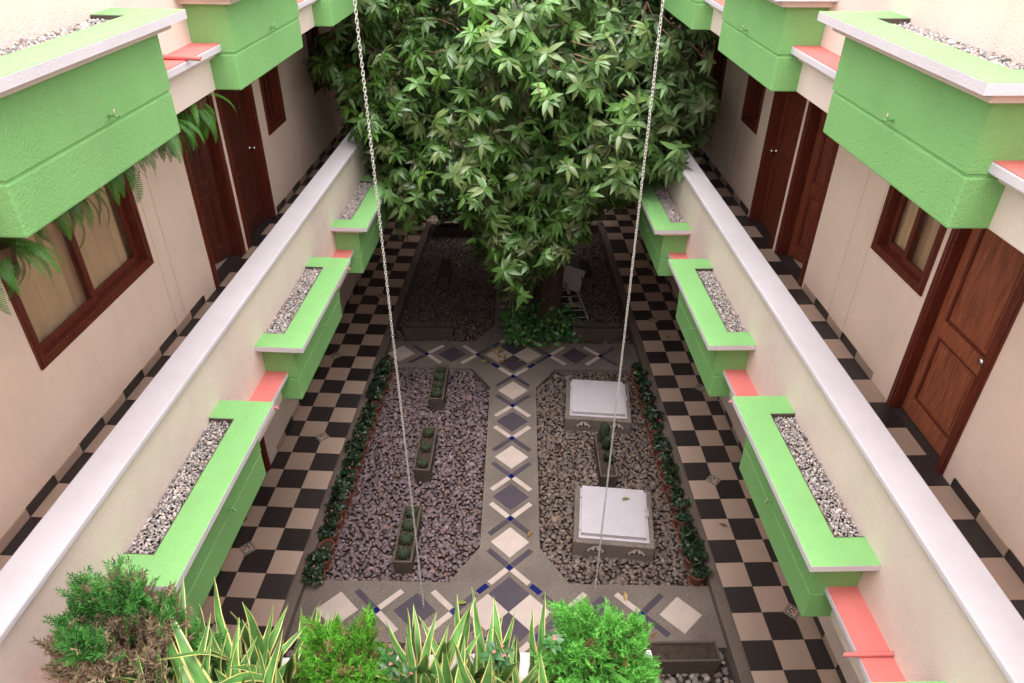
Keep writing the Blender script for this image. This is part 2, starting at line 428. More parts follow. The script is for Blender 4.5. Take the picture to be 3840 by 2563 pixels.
walkway('walkway', (0, 0, 0), 0, 1, 3, -20, 23, lambda c, y: ((c+y) % 2 != 0) ^ (y >= 14), [(2, -1), (1, -7), (2, -13), (1, 5), (2, 11), (1, -19)], .614)
walkway('walkway', (*LO, 0), TH, -1, 3, -12, 31, lambda c, y: (c+y) % 2 == 0, [(-1, 4), (-1, 16), (-2, -2), (-2, 10), (-2, -8)], .60)
# far walkway in front of the closing wing (runs along X)
mb = MB(); mb.box(-13.5, 0, 17.6, 23, -.6, -.022, 'grout'); w3 = mb.build('walkway'); tag(w3, kind='structure')
for ix in range(-12, 0):
    for iy in range(18, 23):
        link('tile', TM[('b' if (ix+iy) % 2 else 'c', 0)], w3, (ix, iy, random.uniform(-.004, .004)))

# ------------------------------------------------------------------ gallery wings
S2 = 8.5
def wing(name, loc, rotz, sg, dp, s0, s1, openings, goff, gdark, label, ledge_s, ground_openings=(), rooms=True, tiles=True, ext=(0, 0), gskirt=None):
    """local x = sg*d (d from the back wall towards the court), local y = s along the wing"""
    root = empty(name, loc, rotz); tag(root, label, 'building')
    X = lambda d: sg*d
    def wall(nm, mm, za, zb, ops, a, b, th=.45):
        mb = MB(); ops = sorted([o for o in ops if o[1] > a and o[0] < b])
        cur = a
        for o in ops:
            if o[0] > cur: mb.box(X(-th), X(0), cur, o[0], za, zb, mm)
            if o[2] > za: mb.box(X(-th), X(0), o[0], o[1], za, o[2], mm)
            if o[3] < zb: mb.box(X(-th), X(0), o[0], o[1], o[3], zb, mm)
            cur = o[1]
        if cur < b: mb.box(X(-th), X(0), cur, b, za, zb, mm)
        return mb.build(nm, root)
    wall('ground_wall', 'cream', -.5, 7.9, ground_openings, s0, s1)
    wall('back_wall', 'cream_brightened', 8.5, 16.4, [o[:4] for o in openings], s0, s1)
    mb = MB(); mb.box(X(-8), X(-7.6), s0, s1, 16.9, 19.5, 'cream'); mb.build('terrace_wall', root)
    for lv in (0, S2):
        mb = MB(); mb.box(X(-8), X(dp-.05), s0, s1, 7.9+lv, 8.49+lv, 'cream_brightened'); mb.build('gallery_slab', root)
        a, b = s0-ext[0], s1+ext[1]
        mb = MB(); mb.box(X(dp-.5), X(dp), a, b, 8.30+lv, 10.85+lv, 'cream'); mb.build('parapet', root)
        mb = MB(); mb.box(X(dp-.45), X(dp+.30), a, b, 7.47+lv, 8.15+lv, 'cream'); mb.build('edge_beam', root, bevel=.006)
        mb = MB(); mb.box(X(dp-.40), X(dp+.43), a, b, 8.14+lv, 8.27+lv, 'moulding'); mb.build('ledge_moulding', root, bevel=.006)
        mb = MB(); mb.box(X(dp-.02), X(dp+.61), a, b, 8.26+lv, 8.42+lv, 'white'); 
        led = mb.build('ledge', root, bevel=.008)
        mb = MB(); mb.box(X(dp-.015), X(dp+.603), a, b, 8.42+lv, 8.428+lv, 'pink'); mb.build('painted_top', led)
        mb = MB(); mb.box(X(dp-.63), X(dp+.10), a, b, 10.84+lv, 10.98+lv, 'white'); mb.build('coping', root, bevel=.010)
    # gallery floor tiles and skirting
    if tiles:
        mb = MB(); mb.box(X(0.01), X(dp-.5), s0, s1, 8.485, 8.53, 'grout'); gf = mb.build('gallery_floor', root)
        for n in range(int(s0)+1, int(s1)-1):
            y = n+goff
            for c in range(2):
                k = 'b' if gdark(n+c) else 'c'
                x = c+.03 if sg > 0 else -c-1.03
                link('tile', TM[(k, 0)], gf, (x, y, 8.55))
    sk = {}
    for k, mm in (('b', 'tile_black'), ('c', 'tile_cream')):
        mb = MB(); mb.box(X(.002), X(.035), GAP/2, 1-GAP/2, 0, .24, mm); sk[k] = mb.mesh('skirting_tile')
    def blocked(y, ops): return any(o[0]-.02 < y+1 and o[1]+.02 > y and o[2] < 9 for o in ops)
    if tiles:
        for n in range(int(s0)+1, int(s1)-1):
            y = n+goff
            if not blocked(y, openings): link('skirting_tile', sk['c' if gdark(n) else 'b'], root, (0, y, 8.55))
            if gskirt and not any(o[0] < n+1 and o[1] > n for o in ground_openings):
                link('skirting_tile', sk['b' if gskirt(n) else 'c'], root, (0, n, .004))
    # rooms behind
    if rooms:
        mb = MB(); mb.box(X(-7.5), X(-7.2), s0, s1, 8.5, 16.3, 'dark_room'); mb.box(X(-7.2), X(-.02), s0, s1, 8.45, 8.52, 'tile_cream')
        for c in range(int(s0), int(s1), 6): mb.box(X(-7.2), X(-.47), c, c+.3, 8.5, 16.3, 'dark_room')
        mb.build('room_shell', root)
        mb = MB(); mb.box(X(-7.5), X(-7.2), s0, s1, -.5, 7.9, 'dark_room'); mb.build('room_shell', root)
    for o in openings:
        if o[4] == 'door': door(root, sg, *o[:4], **(o[5] if len(o) > 5 else {}))
        else: window(root, sg, *o[:4], **(o[5] if len(o) > 5 else {}))
    for o in ground_openings: door(root, sg, *o[:4], depth=.1)
    # pink half-round rain pipes lying on the ledges
    for lv, s in ledge_s:
        mb = MB(); L_ = 1.05
        pts = [(X(dp+.02), s, 8.485+lv), (X(dp+.62), s+.01, 8.468+lv), (X(dp+.88), s+.02, 8.455+lv)]
        mb.tube(pts, [.045, .045, .043], 'pink', 10, cap=False); mb.tube(pts, [.034, .034, .033], 'moulding', 10, cap=False)
        mb.build('rain_pipe', root, smooth=True, recalc=False)
    return root

def door(root, sg, a, b, z0, z1, ajar=0.0, hinge=1, knob=-1, depth=.30, wood='wood_mid'):
    X = lambda d: sg*d
    fw = .26; mb = MB()
    for (y0, y1, za, zb) in ((a, a+fw, z0, z1), (b-fw, b, z0, z1), (a+fw, b-fw, z1-fw, z1)):
        mb.box(X(-.40), X(.045), y0, y1, za, zb, 'wood_dark')
    for (y0, y1, za, zb) in ((a+.05, a+fw-.07, z0, z1-.06), (b-fw+.07, b-.05, z0, z1-.06)):
        mb.box(X(.04), X(.07), y0, y1, za, zb, 'wood_dark')
    d = mb.build('door', root, bevel=.004)
    mb = MB(); mb.box(X(-.45), X(.03), a, b, z0-.06, z0+.004, 'tile_black'); mb.build('threshold', d)
    w = b-a-2*fw-.02; h = z1-fw-z0-.03
    # leaf in its own coordinates: hinge line at y=0, extends along +y, outer face at x=0 (towards court)
    hy = (b-fw-.01) if hinge > 0 else (a+fw+.01); dirn = -1 if hinge > 0 else 1
    mb = MB(); st = .27; t0, t1 = -.12, 0
    def lb(y0, y1, za, zb, x0=t0, x1=t1): mb.box(X(x0), X(x1), dirn*y0, dirn*y1, za, zb, wood)
    lb(0, st, 0, h); lb(w-st, w, 0, h); lb(st, w-st, 0, .50); lb(st, w-st, h*.38, h*.38+.42); lb(st, w-st, h-.3, h)
    lf = mb.build('leaf', d, bevel=.004, loc=(X(-depth), hy, z0+.02), rotz=sg*dirn*ajar)
    for za, zb in ((.50, h*.38), (h*.38+.42, h-.3)):
        mb = MB()
        mb.box(X(t0+.03), X(t1-.055), dirn*(st), dirn*(w-st), za, zb, wood)
        for e in ((st, st+.07, za, zb), (w-st-.07, w-st, za, zb), (st+.07, w-st-.07, za, za+.07), (st+.07, w-st-.07, zb-.07, zb)):
            mb.box(X(t1-.06), X(t1-.015), dirn*e[0], dirn*e[1], e[2], e[3], 'wood_dark')
        mb.box(X(t1-.058), X(t1-.030), dirn*(st+.16), dirn*(w-st-.16), za+.16, zb-.16, wood)
        p = mb.build('panel', d, bevel=.004, loc=(X(-depth), hy, z0+.02), rotz=sg*dirn*ajar)
    mb = MB(); prof = [(.001, -.02), (.07, -.02), (.07, .0), (.035, .02), (.035, .10), (.075, .13), (.085, .17), (.07, .205), (.001, .215)]
    mb.lathe(prof, 'steel', 14); k = mb.mesh('knob', smooth=True)
    ca, sa = math.cos(sg*dirn*ajar), math.sin(sg*dirn*ajar); lx, ly = X(.0), dirn*(w-.14)
    ko = link('knob', k, d, (X(-depth)+lx*ca-ly*sa, hy+lx*sa+ly*ca, z0+2.85)); ko.rotation_euler = (0, sg*math.pi/2, sg*dirn*ajar)

def window(root, sg, a, b, z0, z1, panes=2, gap=0.0):
    X = lambda d: sg*d; fw = .22
    mb = MB()
    for (y0, y1, za, zb) in ((a, a+fw, z0, z1), (b-fw, b, z0, z1), (a+fw, b-fw, z0, z0+fw), (a+fw, b-fw, z1-fw, z1)):
        mb.box(X(-.30), X(.05), y0, y1, za, zb, 'wood_dark')
    for (y0, y1, za, zb) in ((a+.04, a+.14, z0+.04, z1-.04), (b-.14, b-.04, z0+.04, z1-.04), (a+.14, b-.14, z0+.04, z0+.14), (a+.14, b-.14, z1-.14, z1-.04)):
        mb.box(X(.045), X(.075), y0, y1, za, zb, 'wood_dark')
    wn = mb.build('window', root, bevel=.004)
    mid = (a+b)/2
    for k in range(2):
        y0, y1 = ((a+fw, mid+.08), (mid-.08, b-fw))[k]; x0 = -.10-.10*k; sw = .16
        mb = MB()
        for (p, q, za, zb) in ((y0, y0+sw, z0+fw, z1-fw), (y1-sw, y1, z0+fw, z1-fw), (y0+sw, y1-sw, z0+fw, z0+fw+sw), (y0+sw, y1-sw, z1-fw-sw, z1-fw)):
            mb.box(X(x0-.08), X(x0), p, q, za, zb, 'wood_dark')
        mb.build('sash', wn, bevel=.003)
        mb = MB(); mb.box(X(x0-.05), X(x0-.035), y0+sw, y1-sw, z0+fw+sw, z1-fw-sw, 'glass'); mb.build('pane', wn)
    mb = MB(); n = 60; c0, c1 = a+.05+gap, b-.05
    for i in range(n):
        ya, yb = c0+(c1-c0)*i/n, c0+(c1-c0)*(i+1)/n
        xa = -.42+.05*math.sin(i*1.05)+.03*math.sin(i*.41); xb = -.42+.05*math.sin((i+1)*1.05)+.03*math.sin((i+1)*.41)
        mb.poly([(X(xa), ya, z0-.3), (X(xb), yb, z0-.3), (X(xb), yb, z1+.2), (X(xa), ya, z1+.2)], 'curtain')
    mb.build('curtain', wn, smooth=True)

DT = 15.05
right = wing('gallery_wing', (2.614, 0, 0), 0, -1, 3.224, -26, 27,
    [(-15.55, -12.86, 8.55, DT, 'door', dict(hinge=1, depth=.22, wood='wood')), (-12.66, -10.01, 11.57, 15.0, 'window', dict(gap=0.0)),
     (-6.76, -4.16, 8.55, DT, 'door', dict(ajar=.42, hinge=1, depth=.34)), (-3.88, -1.14, 8.55, DT, 'door', dict(hinge=-1)),
     (-.13, 1.78, 11.57, 15.0, 'window'), (4.94, 6.9, 11.57, 15.0, 'window'), (9.0, 11.7, 8.55, DT, 'door')],
    .1, lambda n: n % 2 == 0, 'cream gallery wing with a reddish panelled door next to a small curtained window',
    [(0, -19.9), (0, -12.7), (S2, -19.9)], gskirt=lambda n: n % 2 == 0)
lx, ly = Lw(-2.6, 0)
left = wing('gallery_wing', (lx, ly, 0), TH, 1, 3.11, -16, 34,
    [(-6.58, -1.54, 11.0, 14.9, 'window', dict(gap=0)), (1.42, 4.05, 8.55, DT, 'door', dict(ajar=.45, hinge=1, depth=.34, wood='wood_deep')), (4.33, 7.3, 8.55, DT, 'door', dict(hinge=-1, wood='wood_deep')),
     (8.12, 10.09, 11.48, 15.0, 'window'), (14.23, 16.0, 11.48, 15.0, 'window'), (18.9, 21.6, 8.55, DT, 'door')],
    .55, lambda n: n % 2 == 0, 'cream gallery wing with a wide curtained window and ferns under its upper balcony',
    [(0, -4.45), (S2, -4.45), (0, 3.2)], ground_openings=[(-.8, 2.1, -.02, 6.5)], gskirt=lambda n: n % 2 == 0)
far = wing('gallery_wing', (0, 22.95, 0), -math.pi/2, 1, 3.22, -14.5, 3.5,
    [(-9.5, -6.9, 8.55, DT, 'door')], 0.0, lambda n: n % 2 == 0,
    'shaded cream gallery wing closing the court behind the big tree', [], tiles=False, ext=(-1.6, -2.9))

root = empty('gallery_wing', (-6.0, -31.5, 0)); tag(root, 'plain cream wing at the planter end of the court', 'building')
mb = MB(); mb.box(-16, 12, -1, 0, -.5, 22.5, 'cream'); mb.build('wall', root)
for o_, ys in ((right, (-8.81, -9.86, 2.45, 1.7)), (left, (-.69, -1.25, 10.35, 11.2))):
    for y_ in ys:
        mb = MB(); sg_ = -1 if o_ is right else 1; mb.box(0, sg_*.010, y_-.012, y_+.012, 8.8, 16.3, 'moulding'); mb.build('plaster_joint', o_)

# ------------------------------------------------------------------ gravel stones
def ico(sub=0, jit=.22, squash=(1, 1, .52), seed=0):
    bm = bmesh.new(); bmesh.ops.create_icosphere(bm, subdivisions=sub+1, radius=1)
    r = np.random.default_rng(seed); V = np.array([v.co[:] for v in bm.verts]); F = np.array([[v.index for v in f.verts] for f in bm.faces]); bm.free()
    V = V*(1+r.uniform(-jit, jit, (len(V), 1)))
    for _ in range(3):                       # chop planes to give facets
        n = r.normal(size=3); n /= np.linalg.norm(n); d = r.uniform(.45, .7); t = V@n; V = V-np.outer(np.maximum(t-d, 0), n)
    V = V*np.array(squash)*np.array([r.uniform(.8, 1.25), r.uniform(.75, 1.1), r.uniform(.85, 1.15)]); return V, F
STONE_S = [ico(0, .22, seed=i) for i in range(10)]
STONE_B = [ico(1, .16, seed=50+i) for i in range(14)]
def inside(poly, x, y):
    r_ = False; n = len(poly)
    for i in range(n):
        x1, y1 = poly[i]; x2, y2 = poly[i-1]
        if (y1 > y) != (y2 > y) and x < (x2-x1)*(y-y1)/(y2-y1)+x1: r_ = not r_
    return r_
def stones(poly, step, size, z, variants, base, spread, holes=(), layers=1, tilt=.5):
    xs = [p[0] for p in poly]; ys = [p[1] for p in poly]; M = []; C = []
    for lay in range(layers):
        y = min(ys)
        row = 0
        while y < max(ys):
            x = min(xs)+(row % 2)*step/2
            while x < max(xs):
                px, py = x+rng.uniform(-.36, .36)*step, y+rng.uniform(-.36, .36)*step
                if inside(poly, px, py) and not any(inside(h, px, py) for h in holes):
                    s_ = size*rng.uniform(.62, 1.22)*(1.35 if rng.random() < .04 else 1)
                    ax = np.array([rng.normal()*tilt, rng.normal()*tilt, 1.0]); R = rotmat(ax, rng.uniform(0, 6.28))*s_
                    M.append((int(rng.integers(len(variants))), R, (px, py, z-lay*size*.5+rng.uniform(-.02, .03))))
                    b = np.array(base); w = rng.normal()*spread; c = np.clip(b*(1+w), .02, .9)
                    tint = rng.random()
                    if tint < .18: c = c*np.array([1.12, .98, .86])
                    elif tint < .34: c = c*np.array([.92, .97, 1.06])
                    elif tint < .39: c = np.clip(c*1.45, 0, .75)
                    C.append(c)
                x += step
            y += step*.87; row += 1
    return M, C

# garden beds: polygons in garden coordinates
def bed_poly(sd_, g0, g1, ch0, ch1):
    e = .05
    k0, k1 = abs(kerb_g(sd_, g0))-e, abs(kerb_g(sd_, g1))-e
    pts = [(k0, g0+e), (PW+(CHX if ch0 else 0)+e, g0+e)] + ([(PW+e, g0+CHY+e)] if ch0 else []) + ([(PW+e, g1-CHY-e)] if ch1 else []) + [(PW+(CHX if ch1 else 0)+e, g1-e), (k1, g1-e)]
    return [Gw(sd_*x, y) for x, y in pts]
HA = -.12
def rect(cx, cy, w, h, a):
    c, s = math.cos(a), math.sin(a)
    return [(cx+x*c-y*s, cy+x*s+y*c) for x, y in ((-w/2, -h/2), (w/2, -h/2), (w/2, h/2), (-w/2, h/2))]
HATCH = [(-3.28, -9.00, -.130), (-2.97, -2.20, -.115)]
holes = [rect(x, y, 2.75, 2.7, a) for x, y, a in HATCH]
BEDS = [('grey-mauve gravel bed holding the two white hatches', 1, BW, CC-BW, True, True, (.140, .104, .090), .18),
        ('mauve gravel bed with three cactus troughs', -1, BW, CC-BW, True, True, (.150, .106, .112), .18),
        ('shaded gravel bed beside the tree trunk and open pit', 1, CC+BW, 29.2, True, False, (.13, .095, .09), .17),
        ('shaded gravel bed with an empty long trough', -1, CC+BW, 29.2, True, False, (.13, .10, .09), .17),
        ('gravel bed under the long trough by the kerb', 1, -8.3, -BW, False, False, (.21, .175, .16), .20),
        ('gravel bed behind the snake plants below', -1, -8.3, -BW, False, False, (.19, .15, .145), .20)]
PIT = rect(-3.22, 7.3, 1.6, 3.3, .1)
for i, (lab, sd_, g0, g1, c0, c1, base, size) in enumerate(BEDS):
    poly = bed_poly(sd_, g0, g1, c0, c1)
    step = .150
    if i >= 4: step = .22
    M, C = stones(poly, step, .095 if i < 4 else .135, -.44, STONE_B if i in (0, 1, 4, 5) else STONE_S, base, .17, holes if i == 0 else ([PIT] if i == 2 else []))
    o = scatter('gravel', STONE_B if i in (0, 1, 4, 5) else STONE_S, M, C, 'stone'); tag(o, lab, 'gravel', kind='stuff')

# ------------------------------------------------------------------ balcony planters
PLEN = 5.04
def planter(frame_o, frame_th, sg, wallx, s0, s1, lv, label, group, gravel_seed, nocolor=False):
    """base point: on the parapet face, middle of its length"""
    mid = (s0+s1)/2; L_ = s1-s0
    x, y = fr(frame_o, frame_th, wallx, mid); root = empty('balcony_planter', (x, y, 7.47+lv), frame_th); tag(root, label, 'planter', group)
    X = lambda d: sg*d
    z = lambda a: a-7.47
    g0, g1 = -L_/2+.36, L_/2-.36
    mb = MB(); t = .25
    mb.box(X(.005), X(.875), g0, g1, z(7.47), z(8.20), 'green'); bo = mb.build('lower_body', root, bevel=.010)
    mb = MB(); mb.box(X(.005), X(.85), g0+.02, g1-.02, z(8.195), z(8.255), 'green'); mb.build('groove', root)
    mb = MB()
    for a in ((X(.005), X(.885), g0, -L_/2+.66, z(8.25), z(9.2)), (X(.005), X(.885), L_/2-.66, g1, z(8.25), z(9.2)), (X(.60), X(.885), -L_/2+.66, L_/2-.66, z(8.25), z(9.2)), (X(.005), X(.60), -L_/2+.66, L_/2-.66, z(8.25), z(8.9))):
        mb.box(*a, 'green')
    bm = bmesh.new(); me = mb.mesh('upper_body'); bm.from_mesh(me); bmesh.ops.remove_doubles(bm, verts=bm.verts, dist=.0005); bm.to_mesh(me); bm.free()
    link('upper_body', me, root)
    def ring(nm, d1, ya, yb, za, zb, mm, top=None, bevel=0):
        mb = MB(); ia, ib = -L_/2+.66, L_/2-.66; id_ = .60
        mb.box(X(.004), X(d1), ya, ia, za, zb, mm, top); mb.box(X(.004), X(d1), ib, yb, za, zb, mm, top); mb.box(X(id_), X(d1), ia, ib, za, zb, mm, top)
        me = mb.mesh(nm)
        bm = bmesh.new(); bm.from_mesh(me); bmesh.ops.remove_doubles(bm, verts=bm.verts, dist=.0005)
        bad = [f for f in bm.faces if all(len(e.link_faces) > 2 for e in f.edges)]
        bmesh.ops.delete(bm, geom=bad, context='FACES_ONLY'); bm.to_mesh(me); bm.free()
        return link(nm, me, root, bevel=bevel)
    ring('moulding', 1.06, -L_/2+.18, L_/2-.18, z(9.20), z(9.335), 'moulding')
    slab = ring('slab', 1.29, -L_/2, L_/2, z(9.335), z(9.475), 'white')
    ring('painted_top', 1.283, -L_/2+.006, L_/2-.006, z(9.475), z(9.482), 'green')
    mb = MB(); ia, ib = -L_/2+.66, L_/2-.66
    mb.box(X(.01), X(.595), ia+.004, ia+.03, z(9.0), z(9.472), 'trough_concrete'); mb.box(X(.01), X(.595), ib-.03, ib-.004, z(9.0), z(9.472), 'trough_concrete'); mb.box(X(.57), X(.596), ia+.03, ib-.03, z(9.0), z(9.472), 'trough_concrete'); mb.build('lining', root)
    # gravel
    poly = [(X(.02), -L_/2+.69), (X(.57), -L_/2+.69), (X(.57), L_/2-.69), (X(.02), L_/2-.69)]
    base = (.42, .37, .36)
    M, C = stones(poly, .070, .041, z(9.385), STONE_S, base, .30, layers=2, tilt=.8)
    mb = MB(); mb.box(X(.01), X(.565), -L_/2+.695, L_/2-.695, z(9.0), z(9.29), 'soil'); mb.build('soil', root)
    scatter('gravel', STONE_S, M, C, 'stone', root)
    # little spout in the groove
    mb = MB(); c = rng.uniform(-.25, .25)
    mb.tube([(X(.84), c, z(8.36)), (X(.98), c, z(8.36)), (X(1.04), c, z(8.33))], [.025, .025, .034], 'green', 8, cap=False)
    mb.tube([(X(1.0), c-.02, z(8.38)), (X(1.02), c-.03, z(8.46))], .012, 'moulding', 6)
    mb.build('spout', root, smooth=True, recalc=False)
    return root
RW = ((0, 0), 0, -1, -.61); LW = (LO, TH, 1, .51)
rspans = [(-26.0, -21.0), (-18.79, -13.76), (-11.58, -6.50), (-4.30, .68), (2.84, 7.9), (10.1, 15.1)]
lspans = [(-10.68, -5.46), (-3.20, 2.04), (4.37, 9.55), (11.8, 16.9), (19.1, 24.2)]
G1, G2 = 'planters along the lower balconies', 'planters along the upper balconies'
for s, lab in zip(rspans, ('lower green planter past the ledge pipe next to the trough and kerb', 'lower green gravel planter below the closed reddish door', 'lower green gravel planter below the small curtained window', 'lower green gravel planter below the two dark doors side by side', 'lower green planter half hidden by leaves on the reddish-door wing', 'shaded lower green planter farthest behind the tree on the reddish-door wing')):
    planter(*RW, *s, 0, lab, G1, 0)
for s, lab in zip(rspans[1:4], ('big upper green planter directly above the reddish door', 'upper green planter above the two dark doors', 'upper green planter behind the tree leaves above the dark narrow window')):
    planter(*RW, *s, S2, lab, G2, 0)
for s, lab in zip(lspans, ('lower green gravel planter next to the dry cypress', 'lower green gravel planter between the dry-cypress planter and the leaves, below the wide window', 'lower green gravel planter below the ajar door, touched by leaves', 'lower green planter behind the leaves on the wide-window wing', 'shaded lower green planter farthest behind the tree on the wide-window wing')):
    planter(*LW, *s, 0, lab, G1, 0)
for s, lab in zip(lspans[:3], ('big upper green planter above the ferns and wide window', 'upper green planter above the ajar door and narrow window', 'upper green planter touching the tree leaves on the wide-window wing')):
    planter(*LW, *s, S2, lab, G2, 0)
for s, lab in (((-12.0, -8.0), 'shaded green planter behind the crown near the wide-window wing corner'), ((-5.6, -1.4), 'shaded green planter behind the crown near the reddish-door wing corner')):
    planter((0, 22.95), -math.pi/2, 1, 3.22, *s, 0, lab, G1, 0)

# ------------------------------------------------------------------ white hatches
def hatch(cx, cy, a, label, crease):
    root = empty('hatch', (cx, cy, -.56), a); tag(root, label, 'hatch')
    h = .84; w, d = 2.87, 2.80
    mb = MB(); mb.box(-w/2, w/2, -d/2, d/2, 0, h, 'concrete'); mb.build('plinth', root, bevel=.012)
    mb = MB(); mb.box(-w/2+.2, w/2-.19, -d/2+.18, d/2-.18, h, h+.05, 'lid_white'); mb.build('frame', root, bevel=.004)
    mb = MB(); lw, ld = 2.30, 2.32; z0, z1 = h+.06, h+.20
    X0, X1, Y0, Y1 = -lw/2-.02, lw/2-.02, -ld/2+.04, ld/2+.04
    mb.v += [(X0,Y0,z0),(X1,Y0,z0),(X1,Y1,z0),(X0,Y1,z0),(X0,Y0,z1),(X1,Y0,z1),(X1,Y1,z1),(X0,Y1,z1),((X0+X1)/2,(Y0+Y1)/2,z1+crease)]
    k = mb.mi('lid_white')
    for q in ((0,3,2,1),(0,1,5,4),(1,2,6,5),(2,3,7,6),(3,0,4,7),(4,5,8),(5,6,8),(6,7,8),(7,4,8)): mb.f.append(q); mb.m.append(k)
    lid = mb.build('lid', root, bevel=.003)
    for y in (-.8, .8):
        mb = MB(); mb.box(X0-.05, X0-.002, y-.12, y+.12, h+.05, h+.13, 'lid_white'); mb.build('hinge', root)
    mb = MB(); mb.tube([(X1+.01, -.05, h+.12), (X1+.13, -.05, h+.12), (X1+.13, .28, h+.12), (X1+.01, .28, h+.12)], .022, 'lid_white', 6); mb.build('handle', root)
    for x in (-.62, .82):
        mb = MB(); y = -d/2-.012; r_ = .40; zc = .42
        mb.poly([(x-r_, y, zc-.02), (x+r_, y, zc-.02), (x, y, zc+r_-.02)], 'motif_cream')
        mb.poly([(x-.08, y-.004, zc), (x, y-.004, zc+.02), (x+.08, y-.004, zc), (x, y-.004, zc+.30)], 'motif_dark')
        for s_ in (-1, 1): mb.poly([(x, y-.005, zc), (x+s_*.26, y-.005, zc+.0), (x+s_*.16, y-.005, zc+.13)], 'motif_dark'); 
        for s_ in (-1, 1): mb.poly([(x+s_*r_, y-.003, zc-.02), (x+s_*(r_-.12), y-.003, zc-.02), (x+s_*(r_-.10), y-.003, zc+.08)], 'motif_dark')
        mb.poly([(x, y-.003, zc+r_-.02), (x-.07, y-.003, zc+r_-.09), (x+.07, y-.003, zc+r_-.09)], 'motif_dark')
        mb.build('flower_tile', root, recalc=False)
hatch(*HATCH[0], 'white metal hatch on a concrete plinth next to the path crossing with snake plants', .05)
hatch(*HATCH[1], 'white metal hatch on a concrete plinth behind the trough of spiral cactus', .09)

# open pump pit behind the trunk
root = empty('pump_pit', (-3.22, 7.3, -.5), .09); tag(root, 'open pump pit with white bars and tilted white lid beside the trunk', 'pit')
mb = MB()
for x in (-.70, .62): mb.box(x, x+.06, -1.6, 1.6, .02, .24, 'lid_white')
mb.build('side_rail', root)
for i, y in enumerate(np.linspace(-1.55, 1.55, 5)):
    mb = MB(); mb.tube([(-.68, y, .22), (.66, y, .22)], .028, 'lid_white', 6); mb.build('bar', root)
mb = MB(); mb.box(-.66, .62, -1.6, 1.6, -.02, .03, 'soil'); mb.build('pit_floor', root)
mb = MB()
mb.tube([(-.05, 1.6, .6), (-.02, 1.0, .62), (-.02, .55, .55)], .10, 'pvc', 10); mb.tube([(-.02, .3, .32), (-.02, -.35, .36)], .09, 'pvc', 10)
mb.tube([(-.45, -.62, .30), (-.40, -.45, .34), (.35, -.5, .34), (.42, -.66, .30)], .085, 'pvc', 10); mb.lathe([(.01, .25), (.12, .25), (.12, .45), (.01, .45)], 'pvc', 12, (-.02, .28))
mb.build('pipe', root, smooth=True)
mb = MB(); mb.box(-.62, .62, -.02, .02, 0, 1.5, 'lid_white'); lid = mb.build('lid', root, bevel=.004, loc=(.12, 1.35, .35)); lid.rotation_euler = (math.radians(-58), math.radians(14), math.radians(-18))

# ------------------------------------------------------------------ concrete troughs and cacti
def trough(cx, cy, a, L_, label, fill=.55, deep=.15, group=None):
    root = empty('trough', (cx, cy, -.46), a); tag(root, label, 'trough', group)
    w = .68; h = .80; mb = MB(); t = .07; k = .86
    o = [(-w/2*1, -L_/2), (w/2, -L_/2), (w/2, L_/2), (-w/2, L_/2)]; ob = [(x*k, y*.93) for x, y in o]
    i_ = [(-w/2+t, -L_/2+t), (w/2-t, -L_/2+t), (w/2-t, L_/2-t), (-w/2+t, L_/2-t)]
    kk = mb.mi('trough_concrete'); zs = h-deep
    for ring, z_ in ((ob, 0), (o, h), (i_, h), ([(x*.97, y*.985) for x, y in i_], zs-.05)):
        mb.v += [(*p, z_) for p in ring]
    for r_ in range(3):
        for j in range(4): mb.f.append((r_*4+j, r_*4+(j+1) % 4, (r_+1)*4+(j+1) % 4, (r_+1)*4+j)); mb.m.append(kk)
    mb.f.append((3, 2, 1, 0)); mb.m.append(kk)
    mb.build('tub', root, bevel=.006)
    mb = MB(); n = 14; gv = {}
    for i in range(n+1):
        for j in range(5):
            x = (-w/2+t)+(w-2*t)*j/4; y = (-L_/2+t)+(L_-2*t)*i/n
            gv[i, j] = len(mb.v); mb.v.append((x*.985, y*.99, zs+rng.uniform(-.03, .03)))
    for i in range(n):
        for j in range(4): mb.f.append((gv[i, j], gv[i, j+1], gv[i+1, j+1], gv[i+1, j])); mb.m.append(mb.mi('soil'))
    mb.build('soil', root)
    return root, zs-.46
def cactus_mesh(seed):
    r = np.random.default_rng(seed); mb = MB(); ribs = 14; seg = ribs*4; prof = []
    n0 = 0; rings = 12; k = mb.mi('cactus')
    for p in range(rings+1):
        t_ = math.pi*p/rings*.97+.02; R = math.sin(t_)**.8*.26; z_ = .20+math.cos(t_)*.22
        for i in range(seg):
            rr = R*(1-.14*(i % 4 == 0)-.05*(i % 4 in (1, 3))); a = 2*math.pi*i/seg
            mb.v.append((rr*math.cos(a), rr*math.sin(a), z_))
    for p in range(rings):
        for i in range(seg): mb.f.append((p*seg+i, p*seg+(i+1) % seg, (p+1)*seg+(i+1) % seg, (p+1)*seg+i)); mb.m.append(k)
    for p in range(1, rings-3, 2):
        for i in range(2, seg, 4):
            v = Vector(mb.v[p*seg+i]); n_ = Vector((v.x, v.y, (v.z-.2)*.9)).normalized()
            for _ in range(2):
                e = v+(n_+Vector(r.normal(size=3)*.5)).normalized()*.055; s_ = n_.cross(Vector(r.normal(size=3))).normalized()*.006
                mb.poly([v+s_, v-s_, e], 'spine')
    return mb.mesh('cactus', smooth=True, recalc=False)
CACT = [cactus_mesh(i) for i in range(3)]
def cactus(x, y, z, s, label, group):
    o = link('cactus', CACT[int(rng.integers(3))], None, (x, y, z), rng.uniform(0, 6), scale=(s, s, s*.95)); tag(o, label, 'cactus', group); return o
def along(cx, cy, a, d): return (cx-math.sin(a)*d, cy+math.cos(a)*d)
